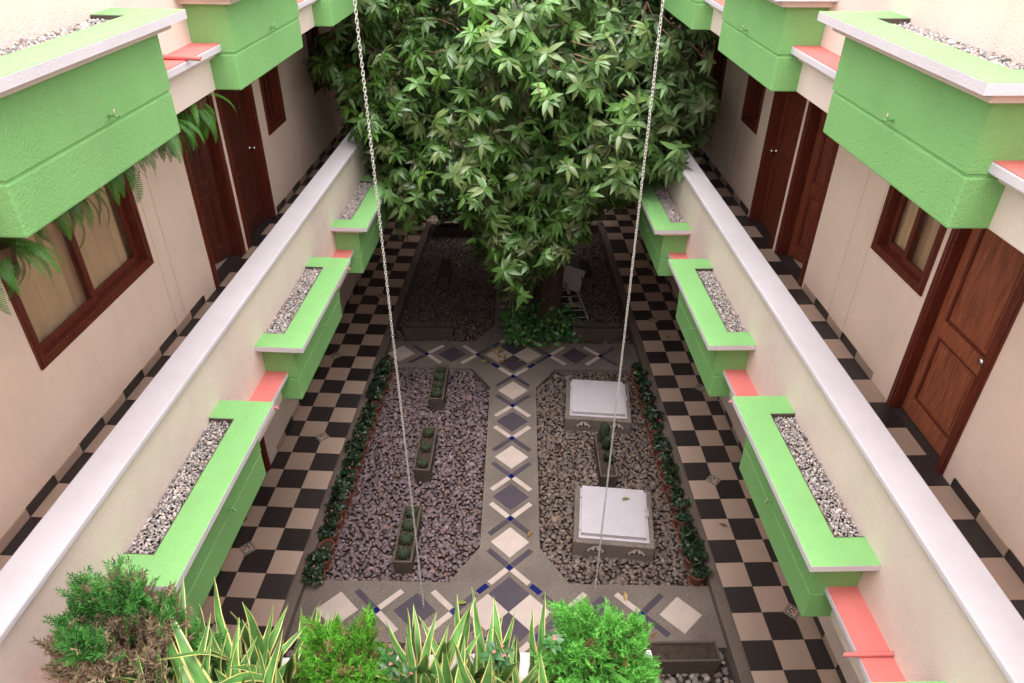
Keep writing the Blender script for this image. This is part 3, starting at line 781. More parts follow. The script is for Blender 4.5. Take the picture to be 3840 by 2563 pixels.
for cx, cy, a, n, which in ((-10.74, -9.70, -.055, 4, 'nearest the snake plants'), (-10.42, -5.24, -.055, 3, 'between the other two cactus troughs'), (-10.14, -.72, -.055, 4, 'next to the far path crossing')):
    tr, zt = trough(cx, cy, a, 2.62, 'concrete trough of round cacti '+which)
    for i in range(n):
        d = -.92+1.85*i/(n-1); px, py = along(cx, cy, a, d)
        cactus(px, py, zt-.03, rng.uniform(.78, 1.0), 'small round cactus in the trough '+which, 'round cacti in the trough '+which)
trough(-10.95, 4.15, math.pi/2-.03, 2.60, 'long empty concrete trough in the shaded gravel, parallel to the crossing path', deep=.28)
trough(-10.45, 10.45, -.06, 2.6, 'empty concrete trough alone in the shaded gravel bed', deep=.28)
trough(-2.20, 3.95, math.pi/2-.03, 2.56, 'long empty concrete trough in front of the open pump pit', deep=.28)
trough(-2.08, 10.3, -.03, 2.5, 'empty concrete trough behind the tilted white lid', deep=.28)
trough(-2.05, -14.52, math.pi/2-.01, 2.35, 'soil-filled concrete trough beside the cypress shrub and kerb', deep=.12)
trough(-10.1, 16.6, math.pi/2-.06, 2.5, 'dark trough of leafy stems in front of the closing wing', deep=.15)
tr, zt = trough(-3.12, -5.75, -.03, 2.62, 'concrete trough of spiral cactus between the two white hatches')
def spiral(x, y, z, h, r0, turns, lean, label):
    mb = MB(); seg = 40; rings = 26; k = mb.mi('cactus')
    for p in range(rings+1):
        t_ = p/rings; R = r0*(.75+.5*math.sin(math.pi*min(1, t_*1.05)))*(1 if t_ < .8 else math.sqrt(max(0.02, 1-((t_-.8)/.2)**2)))
        for i in range(seg):
            a = 2*math.pi*i/seg; rr = R*(1+.20*math.cos(5*a+turns*6.28*t_)); mb.v.append((rr*math.cos(a)+lean[0]*t_, rr*math.sin(a)+lean[1]*t_, h*t_))
    for p in range(rings):
        for i in range(seg): mb.f.append((p*seg+i, p*seg+(i+1) % seg, (p+1)*seg+(i+1) % seg, (p+1)*seg+i)); mb.m.append(k)
    o = mb.build('cactus', None, smooth=True, loc=(x, y, z), recalc=False); tag(o, label, 'cactus'); return o
spiral(-3.08, -4.85, zt-.03, .95, .17, 1.3, (.05, .1), 'tall spiral-ribbed cactus at the back of its trough')
spiral(-3.02, -5.25, zt-.03, .72, .16, 1.1, (.06, -.1), 'shorter spiral cactus leaning in the middle of its trough')
spiral(-3.05, -5.95, zt-.03, .55, .15, .1, (-.02, -.2), 'straight-ribbed green cactus at the front of its trough')
spiral(-2.88, -6.1, zt-.03, .30, .10, .1, (.02, -.1), 'small green cactus pup beside the straight-ribbed cactus')

# ------------------------------------------------------------------ leaf shapes
def leaf_shape(L_=1.0, W_=.34, fold=.18, bend=.25, n=4, tip=.75):
    """leaf along +x, 2 x n quads, base at origin"""
    V = []; F = []
    for i in range(n+1):
        t_ = i/n; w = W_/2*math.sin(math.pi*t_**tip)**.85 if 0 < t_ < 1 else 0.012*W_
        z_ = -bend*t_*t_*L_
        V += [(t_*L_, -w, z_+fold*w), (t_*L_, 0, z_), (t_*L_, w, z_+fold*w)]
    for i in range(n):
        a = i*3
        F += [(a, a+3, a+4, a+1), (a+1, a+4, a+5, a+2)]
    return np.array(V), np.array(F)
def rosette(n, L_, W_, lift, seed, bend=.25, twist=.25):
    """leaves around +z, joined; returns V,F and number of verts per leaf"""
    r = np.random.default_rng(seed); Vs = []; Fs = []; k = 0
    for i in range(n):
        V, F = leaf_shape(L_*r.uniform(.6, 1.15), W_*r.uniform(.8, 1.15), .25, bend*r.uniform(.2, 1.9))
        el = lift+r.normal()*.34; az = i*2.399+r.normal()*.15
        ce, se = math.cos(el), math.sin(el); V = V+np.array([.03*L_, 0, 0])
        tw = r.normal()*twist; ct, st_ = math.cos(tw), math.sin(tw)
        V = V@np.array([[1, 0, 0], [0, ct, st_], [0, -st_, ct]])
        V = V@np.array([[ce, 0, se], [0, 1, 0], [-se, 0, ce]]); ca, sa = math.cos(az), math.sin(az)
        V = V@np.array([[ca, sa, 0], [-sa, ca, 0], [0, 0, 1]]); Vs.append(V); Fs.append(F+k); k += len(V)
    return np.concatenate(Vs), np.concatenate(Fs)

# ------------------------------------------------------------------ potted succulents along the kerbs
def pot_mesh():
    mb = MB(); mb.lathe([(.001, .03), (.19, .03), (.25, .40), (.28, .40), (.285, .49), (.245, .49), (.235, .40), (.001, .40)], 'terracotta', 22); return mb.mesh('pot', smooth=False)
def saucer_mesh():
    mb = MB(); mb.lathe([(.001, 0), (.25, 0), (.30, .07), (.285, .07), (.24, .02), (.001, .02)], 'terracotta', 22); return mb.mesh('saucer')
def soil_disc():
    mb = MB(); mb.lathe([(.001, .405), (.12, .412), (.236, .402)], 'soil', 16); return mb.mesh('soil')
POT, SAU, SOI = pot_mesh(), saucer_mesh(), soil_disc()
def foliage_mesh(seed):
    r = np.random.default_rng(seed); M = []; C = []; vars_ = [rosette(9, .24, .125, .35, seed*10+i, .1) for i in range(3)]
    for i in range(16):
        a = r.uniform(0, 6.28); rad = .34*math.sqrt(r.random()); z_ = .50+r.uniform(0, .42)
        M.append((int(r.integers(3)), rotmat((math.cos(a)*rad*2.2, math.sin(a)*rad*2.2, .8), r.uniform(0, 6)), (rad*math.cos(a), rad*math.sin(a), z_)))
        g_ = np.array([.013, .030, .011])*r.uniform(.6, 1.5)
        if r.random() < .05: g_ = np.array([.04, .15, .03])
        C.append(g_)
    Vs, Fs, Cs, n = [], [], [], 0
    for (k, R, p), c in zip(M, C):
        V, F = vars_[k]; Vs.append(V@R.T+np.array(p)); Fs.append(F+n); n += len(V); Cs.append(np.repeat([c], len(V), 0))
    return raw_mesh('foliage', np.concatenate(Vs)*T, {4: Fs}, np.concatenate(Cs), 'leaf', False)
FOL = [foliage_mesh(i) for i in range(6)]
mb = MB()
for i in range(3):
    a = i*2.1; mb.lathe([(.001, .0), (.028, .01), (.03, .03), (.001, .035)], 'flower', 7, (.035*math.cos(a), .035*math.sin(a)))
BLOOM = mb.mesh('flower')
def potted(x, y, label, group, bare=False, side=1):
    root = empty('potted_succulent', (x, y, -.42), 0); tag(root, label, 'potted plant', group)
    link('pot', POT, root); link('saucer', SAU, root); link('soil', SOI, root)
    if not bare:
        s_ = rng.uniform(.66, .95); link('foliage', FOL[int(rng.integers(6))], root, (side*.10, 0, 0), rng.uniform(0, 6), scale=(s_, s_, s_))
        if rng.random() < .25: link('flower', BLOOM, root, scale=(.5, .5, .5), loc=(rng.uniform(-.15, .15), rng.uniform(-.15, .15), .9))
n = 20
for i in range(n):
    potted(-.73+rng.uniform(-.03, .03), -11.48+i*.635+rng.uniform(-.04, .04), 'potted dark-leaved succulent in the row between kerb and white hatches', 'pots along the kerb by the hatches')
for i in range(n+1):
    x, y = Lw(.74+rng.uniform(-.03, .03), -2.95+i*.605+rng.uniform(-.04, .04))
    bare = i in (2,)
    potted(x, y, 'empty terracotta pot in the row beside the cactus troughs' if bare else 'potted dark-leaved succulent in the kerb row beside the cactus troughs', None if bare else 'pots along the kerb by the cactus troughs', bare, -1)

# ------------------------------------------------------------------ the tree
FPX = 2667.1; DW = 2349/3840
Rm = np.stack([r2, -u2, fwd])
def todisp(P):
    d = (np.asarray(P)-CAM)@Rm.T; return np.stack([(1920+FPX*d[..., 0]/d[..., 2])*DW, (1281.5+FPX*d[..., 1]/d[..., 2])*DW], -1)
OUT = [(700,-400),(790,-60),(800,50),(712,82),(722,170),(790,205),(805,330),(862,372),(885,490),(930,535),(975,480),(990,440),(1060,440),(1035,490),(1085,515),(1095,560),(1065,590),(1130,600),(1155,670),(1195,680),(1215,640),(1285,600),(1310,560),(1350,540),(1378,462),(1440,460),(1470,400),(1560,395),(1595,375),(1560,330),(1610,325),(1635,250),(1630,150),(1640,60),(1600,-60),(1750,-400)]
tree = empty('broadleaf_tree', (-4.6, 5.25, -.5)); tag(tree, 'large broadleaf tree with whorled glossy leaves filling the court', 'tree')
TB = np.array([-4.6, 5.25, -.5])
trunk = [(0, 0, -.1), (-.02, .05, .6), (.0, .1, 1.8), (.1, .15, 3.2), (.32, .2, 4.8), (.45, .3, 6.5), (.4, .5, 8.6), (.1, .7, 11), (-.2, .8, 13.5)]
mb = MB(); mb.tube(trunk, [.86, .66, .60, .56, .54, .52, .45, .36, .2], 'bark', 18)
trunk_o = mb.build('trunk', tree, smooth=True)
rt = np.random.default_rng(21)
ELL = [((-5.6, 6.0, 13.6), (9.6, 8.6, 8.6), 3800), ((-6.4, 1.8, 8.2), (3.8, 3.4, 4.6), 760), ((-11.4, 3.0, 9.4), (3.2, 4.0, 4.2), 620), ((-13.2, 4.5, 13.0), (2.6, 3.0, 3.4), 260), ((-2.6, 0.6, 11.5), (4.0, 3.2, 3.6), 620)]
ros = []; shade = []; hubs = []
for c, rad, n in ELL:
    c = np.array(c); rad = np.array(rad); k = 0; tries = 0; ncl = n//26
    cents = []
    while len(cents) < ncl and tries < 20000:
        tries += 1
        v = rt.normal(size=3); v /= np.linalg.norm(v); P = c+v*rad*rt.uniform(.82, 1.0)
        if P[2] > 21 or P[1] > 16: continue
        if not inside(OUT, *todisp(P[None])[0]): continue
        if any(np.linalg.norm(P-q) < 1.15 for q in hubs): continue
        cents.append(P); hubs.append(P)
        m_ = int(rt.integers(15, 30)); R_ = rt.uniform(.8, 1.35); tone = rt.uniform(.7, 1.25)
        for _ in range(m_):
            o2 = rt.normal(size=3)*np.array([.62, .62, .36])*R_; o2[2] -= .34*(o2[0]**2+o2[1]**2)/R_
            Q_ = P+o2
            if not inside(OUT, *todisp(Q_[None])[0]): continue
            d_ = o2+v*.7+np.array([0, 0, .25]); ros.append((Q_, d_/np.linalg.norm(d_))); shade.append(tone)
    tries = 0; k = 0
    while k < n*.22 and tries < n*20:
        tries += 1
        v = rt.normal(size=3); v /= np.linalg.norm(v); P = c+v*rad*rt.uniform(.35, .85)
        if P[2] > 21 or P[1] > 16 or not inside(OUT, *todisp(P[None])[0]): continue
        ros.append((P, v)); shade.append(.8); k += 1  # inner filler leaves coloured darker to stand in for shade inside the crown
P_ = np.array([p for p, _ in ros]); dist = np.linalg.norm(P_-CAM, axis=1)
RV = [rosette(int(11+i % 5), .56, .185, -.40+.20*(i % 3), 300+i, .42, .5) for i in range(10)]
def leafcol(P, out, r):
    g_ = np.array([.120, .250, .052])*r.uniform(.5, 1.4)
    u = r.random()
    if u < .22: g_ = g_*.5+np.array([.17, .14, .085])*.6*r.uniform(.6, 1.2)      # dusty brownish
    elif u < .40: g_ = g_*.7+np.array([.16, .25, .12])*.6                         # pale
    elif u < .43: g_ = np.array([.16, .29, .05])
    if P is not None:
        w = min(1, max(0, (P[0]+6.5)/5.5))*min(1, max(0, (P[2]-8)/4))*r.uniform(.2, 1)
        g_ = g_*(1-.6*w)+np.array([.19, .25, .145])*.6*w  # paler towards the upper right: the lit side of the crown put into leaf colour
    return g_
# twigs and limbs
limbs = [[(.3, .2, 5.0), (-2.0, -1.6, 7.0), (-4.6, -2.2, 8.6), (-7.2, -2.6, 9.6)], [(.4, .3, 6.3), (1.6, -1.4, 8.6), (2.6, -3.6, 10.6), (3.6, -4.8, 12.0)],
         [(.4, .3, 6.8), (-1.0, -2.8, 8.0), (-2.0, -4.6, 8.0), (-2.3, -5.0, 6.6)], [(.4, .5, 8.4), (-3.4, -1.0, 12.2), (-7.2, -1.8, 14.2), (-9.4, -1.2, 14.8)],
         [(.3, .5, 8.9), (3.0, -.6, 12.0), (5.4, -1.8, 14.2), (6.4, -2.6, 15.4)], [(.1, .7, 10.6), (-1.2, -3.2, 13.4), (-2.4, -5.2, 15.6)], [(0, .7, 11.5), (1.8, -2.8, 14.4), (2.6, -4.6, 16.6)],
         [(-.1, .7, 12.2), (-3.0, 1.4, 15.6), (-5.8, 1.0, 18.2)], [(-.1, .7, 12.4), (2.4, 1.4, 15.6), (4.6, 1.8, 18.0)], [(.2, .5, 9), (1.5, 4, 12), (2.5, 7, 14)], [(.2, .5, 9.4), (-2.5, 4, 12), (-5, 6.5, 14)]]
for l in limbs:
    mb = MB(); a = np.array(l); pts = [a[0]]
    for i in range(len(a)-1):
        for t_ in (.33, .66, 1): pts.append(a[i]*(1-t_)+a[i+1]*t_+rt.normal(size=3)*(.10 if t_ < 1 else 0))
    mb.tube([tuple(p) for p in pts], list(np.linspace(.26, .05, len(pts))), 'bark', 8); mb.build('limb', tree, smooth=True)
LP = np.concatenate([np.array(l)[1:] for l in limbs]+[(np.array(l)[:-1]+np.array(l)[1:])/2 for l in limbs])+TB
mb = MB()
for (P, out) in ros[::3]:
    q = LP[np.argmin(np.linalg.norm(LP-P, axis=1))]
    if np.linalg.norm(q-P) > 4.5: q = P-out*1.6-np.array([0, 0, .5])
    mid = (P+q)/2+np.array([0, 0, -.25])+rt.normal(size=3)*.2
    st_ = P+(q-P)*min(1.0, 1.0/np.linalg.norm(q-P))
    mb.tube([tuple(P-TB), tuple((P*.5+st_*.5)-TB+rt.normal(size=3)*.06), tuple(st_-TB)], [.014, .02, .028], 'twig', 4, cap=False)
o = mb.build('twigs', tree, recalc=False); o['kind'] = 'stuff'
# the rosettes that show largest: leaves as single parts
disp = todisp(P_); order = np.argsort(dist); single = []
for i in order:
    if len(single) >= 29: break
    if 560 > disp[i][1] > 40 and 850 < disp[i][0] < 1560 and all(np.linalg.norm(disp[i]-disp[j]) > 55 for j in single): single.append(i)
single_set = set(int(i) for i in single)
LEAFM = []
for k in range(4):
    V, F = leaf_shape(56*.01*rt.uniform(.85, 1.15), .19, .28, .2+.08*k, 5); c = leafcol(None, None, rt)
    LEAFM.append(raw_mesh('leaf', V*T, {4: [F]}, np.repeat([c], len(V), 0), 'leaf_crown', True))
M = []; C = []; nl = 0
for i, (P, out) in enumerate(ros):
    ax = out*.55+np.array([0, 0, .75])+rt.normal(size=3)*.28
    if i in single_set:
        R = rotmat(ax+(CAM-P)/np.linalg.norm(CAM-P)*.3, rt.uniform(0, 6))
        for j in range(10):
            az = j*2.399+rt.normal()*.15; el = -.22+rt.normal()*.32
            L3 = np.array([math.cos(az)*math.cos(el), math.sin(az)*math.cos(el), math.sin(el)]); xa = R@L3; za = R@np.array([0, 0, 1.0]); ya = np.cross(za, xa); ya /= np.linalg.norm(ya); za = np.cross(xa, ya)
            o = bpy.data.objects.new('leaf', LEAFM[int(rt.integers(4))]); col.objects.link(o); o.parent = tree
            mm = Matrix.Identity(4); s_ = rt.uniform(.85, 1.12)
            for a in range(3): mm[a][0] = xa[a]*s_; mm[a][1] = ya[a]*s_; mm[a][2] = za[a]*s_; mm[a][3] = (P[a]-TB[a])*T
            o.matrix_local = mm; nl += 1
        continue
    s_ = rt.uniform(.8, 1.15)
    k = int(rt.integers(len(RV))); M.append((k, rotmat(ax, rt.uniform(0, 6.28))*s_, P-TB))
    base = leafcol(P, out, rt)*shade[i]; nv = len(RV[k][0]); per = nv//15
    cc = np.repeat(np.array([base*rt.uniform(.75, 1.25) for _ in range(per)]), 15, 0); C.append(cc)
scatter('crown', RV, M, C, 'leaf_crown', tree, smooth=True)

# pothos at the foot of the tree and hanging baskets
def pothos(name, pts, label, cat, seed, size=.2, parent=None, base=(0, 0, 0)):
    r = np.random.default_rng(seed); V1 = [leaf_shape(size, size*.72, .2, .35, 4, .6)]; M = []; C = []
    for p in pts:
        ax = np.array([r.normal()*.55, -.35+r.normal()*.5, 1]); M.append((0, rotmat(ax, r.uniform(0, 6.28))*r.uniform(.7, 1.25), np.array(p)-np.array(base)))
        C.append(np.array([.04, .13, .03])*r.uniform(.5, 1.6) if r.random() > .1 else np.array([.12, .26, .06]))
    return scatter(name, V1, M, C, 'leaf', parent, smooth=True, kind=None)
r = np.random.default_rng(5); pts = []
for _ in range(900):
    a = r.uniform(0, 6.28); q = r.random()**.6*2.1; z_ = r.uniform(0, 1)**1.6*(2.1-q*.7)
    x, y = -4.95+q*math.cos(a)*1.05, 4.9+q*math.sin(a)*.85-.3
    pts.append((x, y, -.45+max(0, z_)))
root = empty('pothos_plant', (-4.95, 4.7, -.46)); tag(root, 'glossy green pothos climbing around the foot of the tree trunk', 'plant')
pothos('foliage', pts, None, None, 3, .26, root, (-4.95, 4.7, -.46))
for bx, by, bz, lab in ((-6.55, 4.55, .55, 'hanging basket of trailing pothos on thin chains in front of the path'), (-6.35, 3.35, .10, 'lower hanging basket of pothos beside the foot of the tree')):
    root = empty('hanging_basket', (bx, by, bz)); tag(root, lab, 'hanging basket')
    mb = MB(); mb.lathe([(.001, -.28), (.22, -.26), (.36, -.08), (.40, .02), (.36, .02), (.001, -.02)], 'basket', 18); mb.build('bowl', root, smooth=True)
    for k in range(3):
        a = k*2.094+.4; mb = MB(); mb.tube([(.38*math.cos(a), .38*math.sin(a), .02), (.0, .0, 1.75 if bz > .3 else .75)], .012, 'chain_steel', 5); mb.build('chain', root)
    if bz > .3:
        mb = MB(); mb.tube([(0, 0, 1.75), (.15, .1, 5.2), (.3, .4, 8.2)], .012, 'chain_steel', 5); mb.build('hanger', root)
    pts = []
    for _ in range(230):
        a = r.uniform(0, 6.28); q = math.sqrt(r.random())*.62; pts.append((q*math.cos(a), q*math.sin(a), .12+r.uniform(-.18, .34)*(1.1-q)-max(0, q-.4)*r.uniform(0, 1.6)))
    for t_ in np.linspace(0, 1, 14): pts.append((.1-.25*t_+r.normal()*.05, -.45, -.1-1.2*t_))
    pothos('foliage', pts, None, None, 11, .24, root)
# leafy stems in the dark far trough
root = empty('leafy_plant', (-10.1, 16.6, .05)); tag(root, 'dark leafy stems rising from the trough before the closing wing', 'plant')
for k in range(6):
    x = -1+.4*k; mb = MB(); mb.tube([(x, 0, 0), (x+r.normal()*.1, 0, 1.2)], .04, 'twig', 6); mb.build('stem', root)
pothos('foliage', [(r.uniform(-1.2, 1.2), r.uniform(-.4, .4), r.uniform(.7, 2.2)) for _ in range(260)], None, None, 12, .35, root)

# ------------------------------------------------------------------ rain chains
def link_mesh():
    mb = MB(); a, b, rr, n = .026, .034, .0092, 20; pts = []
    for i in range(n):
        t_ = 2*math.pi*i/n; pts.append(Vector((a*math.cos(t_), 0, b*math.sin(t_)*(1)+(.018 if math.sin(t_) > 0 else -.018)*min(1, abs(math.sin(t_))*3))))
    seg = 7; k = mb.mi('chain_steel')
    for i in range(n):
        t_ = (pts[(i+1) % n]-pts[i-1]).normalized(); u = Vector((0, 1, 0)); w = t_.cross(u)
        for j in range(seg):
            q = 2*math.pi*j/seg; mb.v.append(tuple(pts[i]+(u*math.cos(q)+w*math.sin(q))*rr))
    for i in range(n):
        for j in range(seg): mb.f.append((i*seg+j, i*seg+(j+1) % seg, ((i+1) % n)*seg+(j+1) % seg, ((i+1) % n)*seg+j)); mb.m.append(k)
    return mb.mesh('chain_link', smooth=True)
LK = link_mesh()
for (x0, y0), (x1, y1), lab in (((-10.0, -12.37), (-10.19, -12.37), 'galvanised rain chain hanging over the cactus trough side of the court'), ((-4.25, -11.73), (-4.21, -11.73), 'galvanised rain chain hanging over the white hatches')):
    root = empty('rain_chain', (x0, y0, -.29)); tag(root, lab, 'chain', 'rain chains in the court')
    n = 262; pitch = .0795
    for i in range(n):
        t_ = i*pitch/18.0
        o = link('chain_link', LK, root, ((x1-x0)*t_+rng.normal()*.002, (y1-y0)*t_, .05+i*pitch), rot=(rng.normal()*.05, rng.normal()*.05, (i % 2)*math.pi/2+.5+rng.normal()*.1))

# ------------------------------------------------------------------ ferns under the upper balcony (left wing)
def frond_mesh(seed, L_=1.5):
    r = np.random.default_rng(seed); V = []; F = []; C = []; n = 34
    P = []; p = np.array([0., 0, 0]); el = .55+r.uniform(-.2, .2)
    for i in range(n+1):
        P.append(p.copy()); p = p+np.array([math.cos(el), .02*math.sin(i*.5), math.sin(el)])*L_/n; el -= .065*r.uniform(.7, 1.3)
    g0 = np.array([.045, .15, .018])*r.uniform(.6, 1.4)
    for i in range(n):
        t_ = i/n; w = .10*L_*math.sin(math.pi*min(1, .12+t_*.9))**.7+.01
        d = P[i+1]-P[i]; d /= np.linalg.norm(d)
        for s_ in (-1, 1):
            side = np.array([d[0]*.25, s_*1.0, d[2]*.25-.22]); side /= np.linalg.norm(side); a = P[i]; k = len(V); h = L_/n*.34
            V += [a-d*h, a+d*h, a+side*w*.75+d*h*1.1, a+side*w]; F.append((k, k+1, k+2, k+3)) ; C += [g0*(1+.4*t_)]*4
    return raw_mesh('frond', np.array(V)*T, {4: [np.array(F)]}, np.array(C), 'leaf', False)
FRM = [frond_mesh(i, 1.2+.12*i) for i in range(6)]
for fx, fy, fz, nf, lab in ((.35, -9.9, 15.15, 52, 'fern with long fronds over the wide window end far from the doors'), (.35, -8.2, 15.35, 52, 'fern hanging over the middle of the wide curtained window'), (.35, -6.5, 15.4, 52, 'fern hanging over the wide window end near the doors'), (.35, -4.8, 15.35, 50, 'fern hanging in front of the plain wall beside the ajar door'), (.35, -3.3, 15.4, 48, 'fern hanging in front of the ajar door')):
    x, y = Lw(fx, fy); root = empty('hanging_fern', (x, y, fz), TH); tag(root, lab, 'fern')
    mb = MB(); mb.lathe([(.001, .1), (.28, .15), (.40, .5), (.36, .5), (.001, .42)], 'basket', 14); mb.build('pot', root)
    mb = MB(); mb.tube([(0, 0, .45), (0, 0, 16.0-fz+.6)], .02, 'metal', 5); mb.build('hanger', root)
    for k in range(nf):
        o = link('frond', FRM[k % 6], root, (rng.uniform(-.12, .12), rng.uniform(-.3, .3), .42+rng.uniform(-.1, .1)), rot=(0, rng.uniform(-.1, .9), k*2.4+rng.normal()*.3)); s_ = rng.uniform(.42, .78); o.scale = (s_, s_, s_)
    mb = MB()
    for k in range(12):
        a = rng.uniform(0, 6.28); q = rng.uniform(.1, .4); p = Vector((q*math.cos(a), q*math.sin(a)*1.6, .3)); pts = [tuple(p)]
        for _ in range(4): p = p+Vector((rng.normal()*.05, rng.normal()*.06, -.11)); pts.append(tuple(p))
        mb.tube(pts, .004, 'twig', 3, cap=False)
    o = mb.build('roots', root, recalc=False); o['kind'] = 'stuff'

# ------------------------------------------------------------------ foreground: planter with snake plants, cypresses, crown of thorns
root = empty('planter_wall', (-9.2, -20.45, 7.4)); tag(root, 'white-rimmed planter wall holding snake plants and cypress shrubs', 'planter')
z = lambda a: a-7.4
mb = MB(); mb.box(-4.0, 4.0, -.50, 0, z(7.4), z(9.38), 'green'); mb.box(-4.0, 4.0, -2.4, -1.95, z(7.4), z(9.38), 'green'); mb.box(-4.0, -3.55, -1.95, -.5, z(7.4), z(9.38), 'green'); mb.box(3.55, 4.0, -1.95, -.5, z(7.4), z(9.38), 'green'); mb.build('body', root)
mb = MB(); mb.box(-4.06, 4.06, -.56, .08, z(9.38), z(9.50), 'white'); mb.box(-4.06, 4.06, -2.46, -1.9, z(9.38), z(9.50), 'white'); mb.box(-4.06, -3.5, -1.9, -.56, z(9.38), z(9.5), 'white'); mb.box(3.5, 4.06, -1.9, -.56, z(9.38), z(9.5), 'white'); mb.build('rim', root, bevel=.008)
mb = MB(); mb.box(-3.55, 3.55, -1.95, -.5, z(7.6), z(9.2), 'soil'); mb.build('soil', root)
M, C = stones([(-3.5, -1.9), (3.5, -1.9), (3.5, -.56), (-3.5, -.56)], .11, .06, z(9.23), STONE_S, (.4, .35, .34), .3)
scatter('gravel', STONE_S, M, C, 'stone', root)
# gravel pocket with painted rim in the corner by the dry cypress
root = empty('corner_planter', (-13.65, -20.2, 8.3), -.04); tag(root, 'pink-rimmed gravel planter in the corner under the dry cypress', 'planter')
mb = MB(); z2 = 9.35-8.3
mb.box(-.75, -.45, -1.6, .75, 0, z2, 'pink'); mb.box(.40, .62, -1.6, .75, 0, z2, 'white'); mb.box(-.45, .40, .5, .75, 0, z2, 'white'); mb.build('body', root, bevel=.008)
M, C = stones([(-.45, -1.6), (.40, -1.6), (.40, .5), (-.45, .5)], .10, .055, z2-.08, STONE_S, (.4, .36, .36), .3); scatter('gravel', STONE_S, M, C, 'stone', root)
mb = MB(); mb.box(-.45, .4, -1.6, .5, 0, z2-.12, 'soil'); mb.build('soil', root)

def snake_leaf(seed, L_):
    r = np.random.default_rng(seed); n = 12; V = []; F = []; C = []; wmax = .102*r.uniform(.75, 1.25)
    ben = r.uniform(-.15, .42) if r.random() < .8 else r.uniform(.4, .8); tw0 = r.uniform(-1.1, 1.1)
    grn = np.array([.085, .215, .05]); yel = np.array([.62, .55, .18]); cr = np.array([.62, .48, .30])
    xs = [-1, -.79, -.75, -.3, .3, .75, .79, 1]
    for i in range(n+1):
        t_ = i/n; w = wmax*(.35+.65*min(1, t_*2.2)) if t_ < .55 else wmax*max(0.02, (1-((t_-.55)/.45)**1.8)); 
        cx = ben*t_*t_*L_; cz = t_*L_*(1-.18*ben*t_); a = tw0*t_
        for x in xs:
            px = x*w; py = -.30*w*(1-x*x)+ .02*math.sin(t_*17+seed)*abs(x)
            V.append((cx+py*math.cos(a)-px*math.sin(a)*0+ -px*math.sin(a), px*math.cos(a)+py*math.sin(a), cz))
            if abs(x) > .77: c = yel*(.85+.2*r.random()) if r.random() > .2 else cr
            else:
                b_ = .75+.5*(math.sin(t_*46+3*x+seed)+math.sin(t_*83+seed*2) > .35); c = grn*b_
            C.append(c)
    m_ = len(xs)
    for i in range(n):
        for j in range(m_-1): F.append((i*m_+j, i*m_+j+1, (i+1)*m_+j+1, (i+1)*m_+j))
    return raw_mesh('leaf', np.array(V)*T, {4: [np.array(F)]}, np.array(C), 'leaf', True)
SNK = [snake_leaf(i, 1.55+.17*(i % 6)) for i in range(14)]
def snake(cx, cy, w, d, n, label, smax=1.0):
    root = empty('snake_plant', (cx, cy, 9.2)); tag(root, label, 'plant', None)
    for k in range(n):
        x, y = rng.uniform(-w/2, w/2), rng.uniform(-d/2, d/2); s_ = rng.uniform(.62, 1.0)*smax
        link('leaf', SNK[int(rng.integers(14))], root, (x, y, 0), rot=(rng.normal()*.20+.03, rng.normal()*.20+x*.14, rng.uniform(-.7, .7)+math.pi/2+(math.pi if rng.random() < .5 else 0)), scale=(s_, s_, s_))
snake(-11.9, -21.5, 1.5, 1.1, 84, 'clump of yellow-edged snake plant next to the dry cypress', 1.05)
snake(-12.75, -21.75, 1.0, .7, 46, 'low clump of yellow-edged snake plant under the dry cypress', .95)
snake(-10.9, -21.3, 1.2, 1.1, 84, 'clump of tall yellow-edged snake plant next to the round cypress', 1.0)
snake(-8.35, -21.3, 1.3, 1.0, 80, 'tallest yellow-edged snake plant clump over the white rim', .92)
snake(-7.3, -21.35, 1.0, 1.0, 60, 'snake plant clump beside the loose bright cypress', .85)

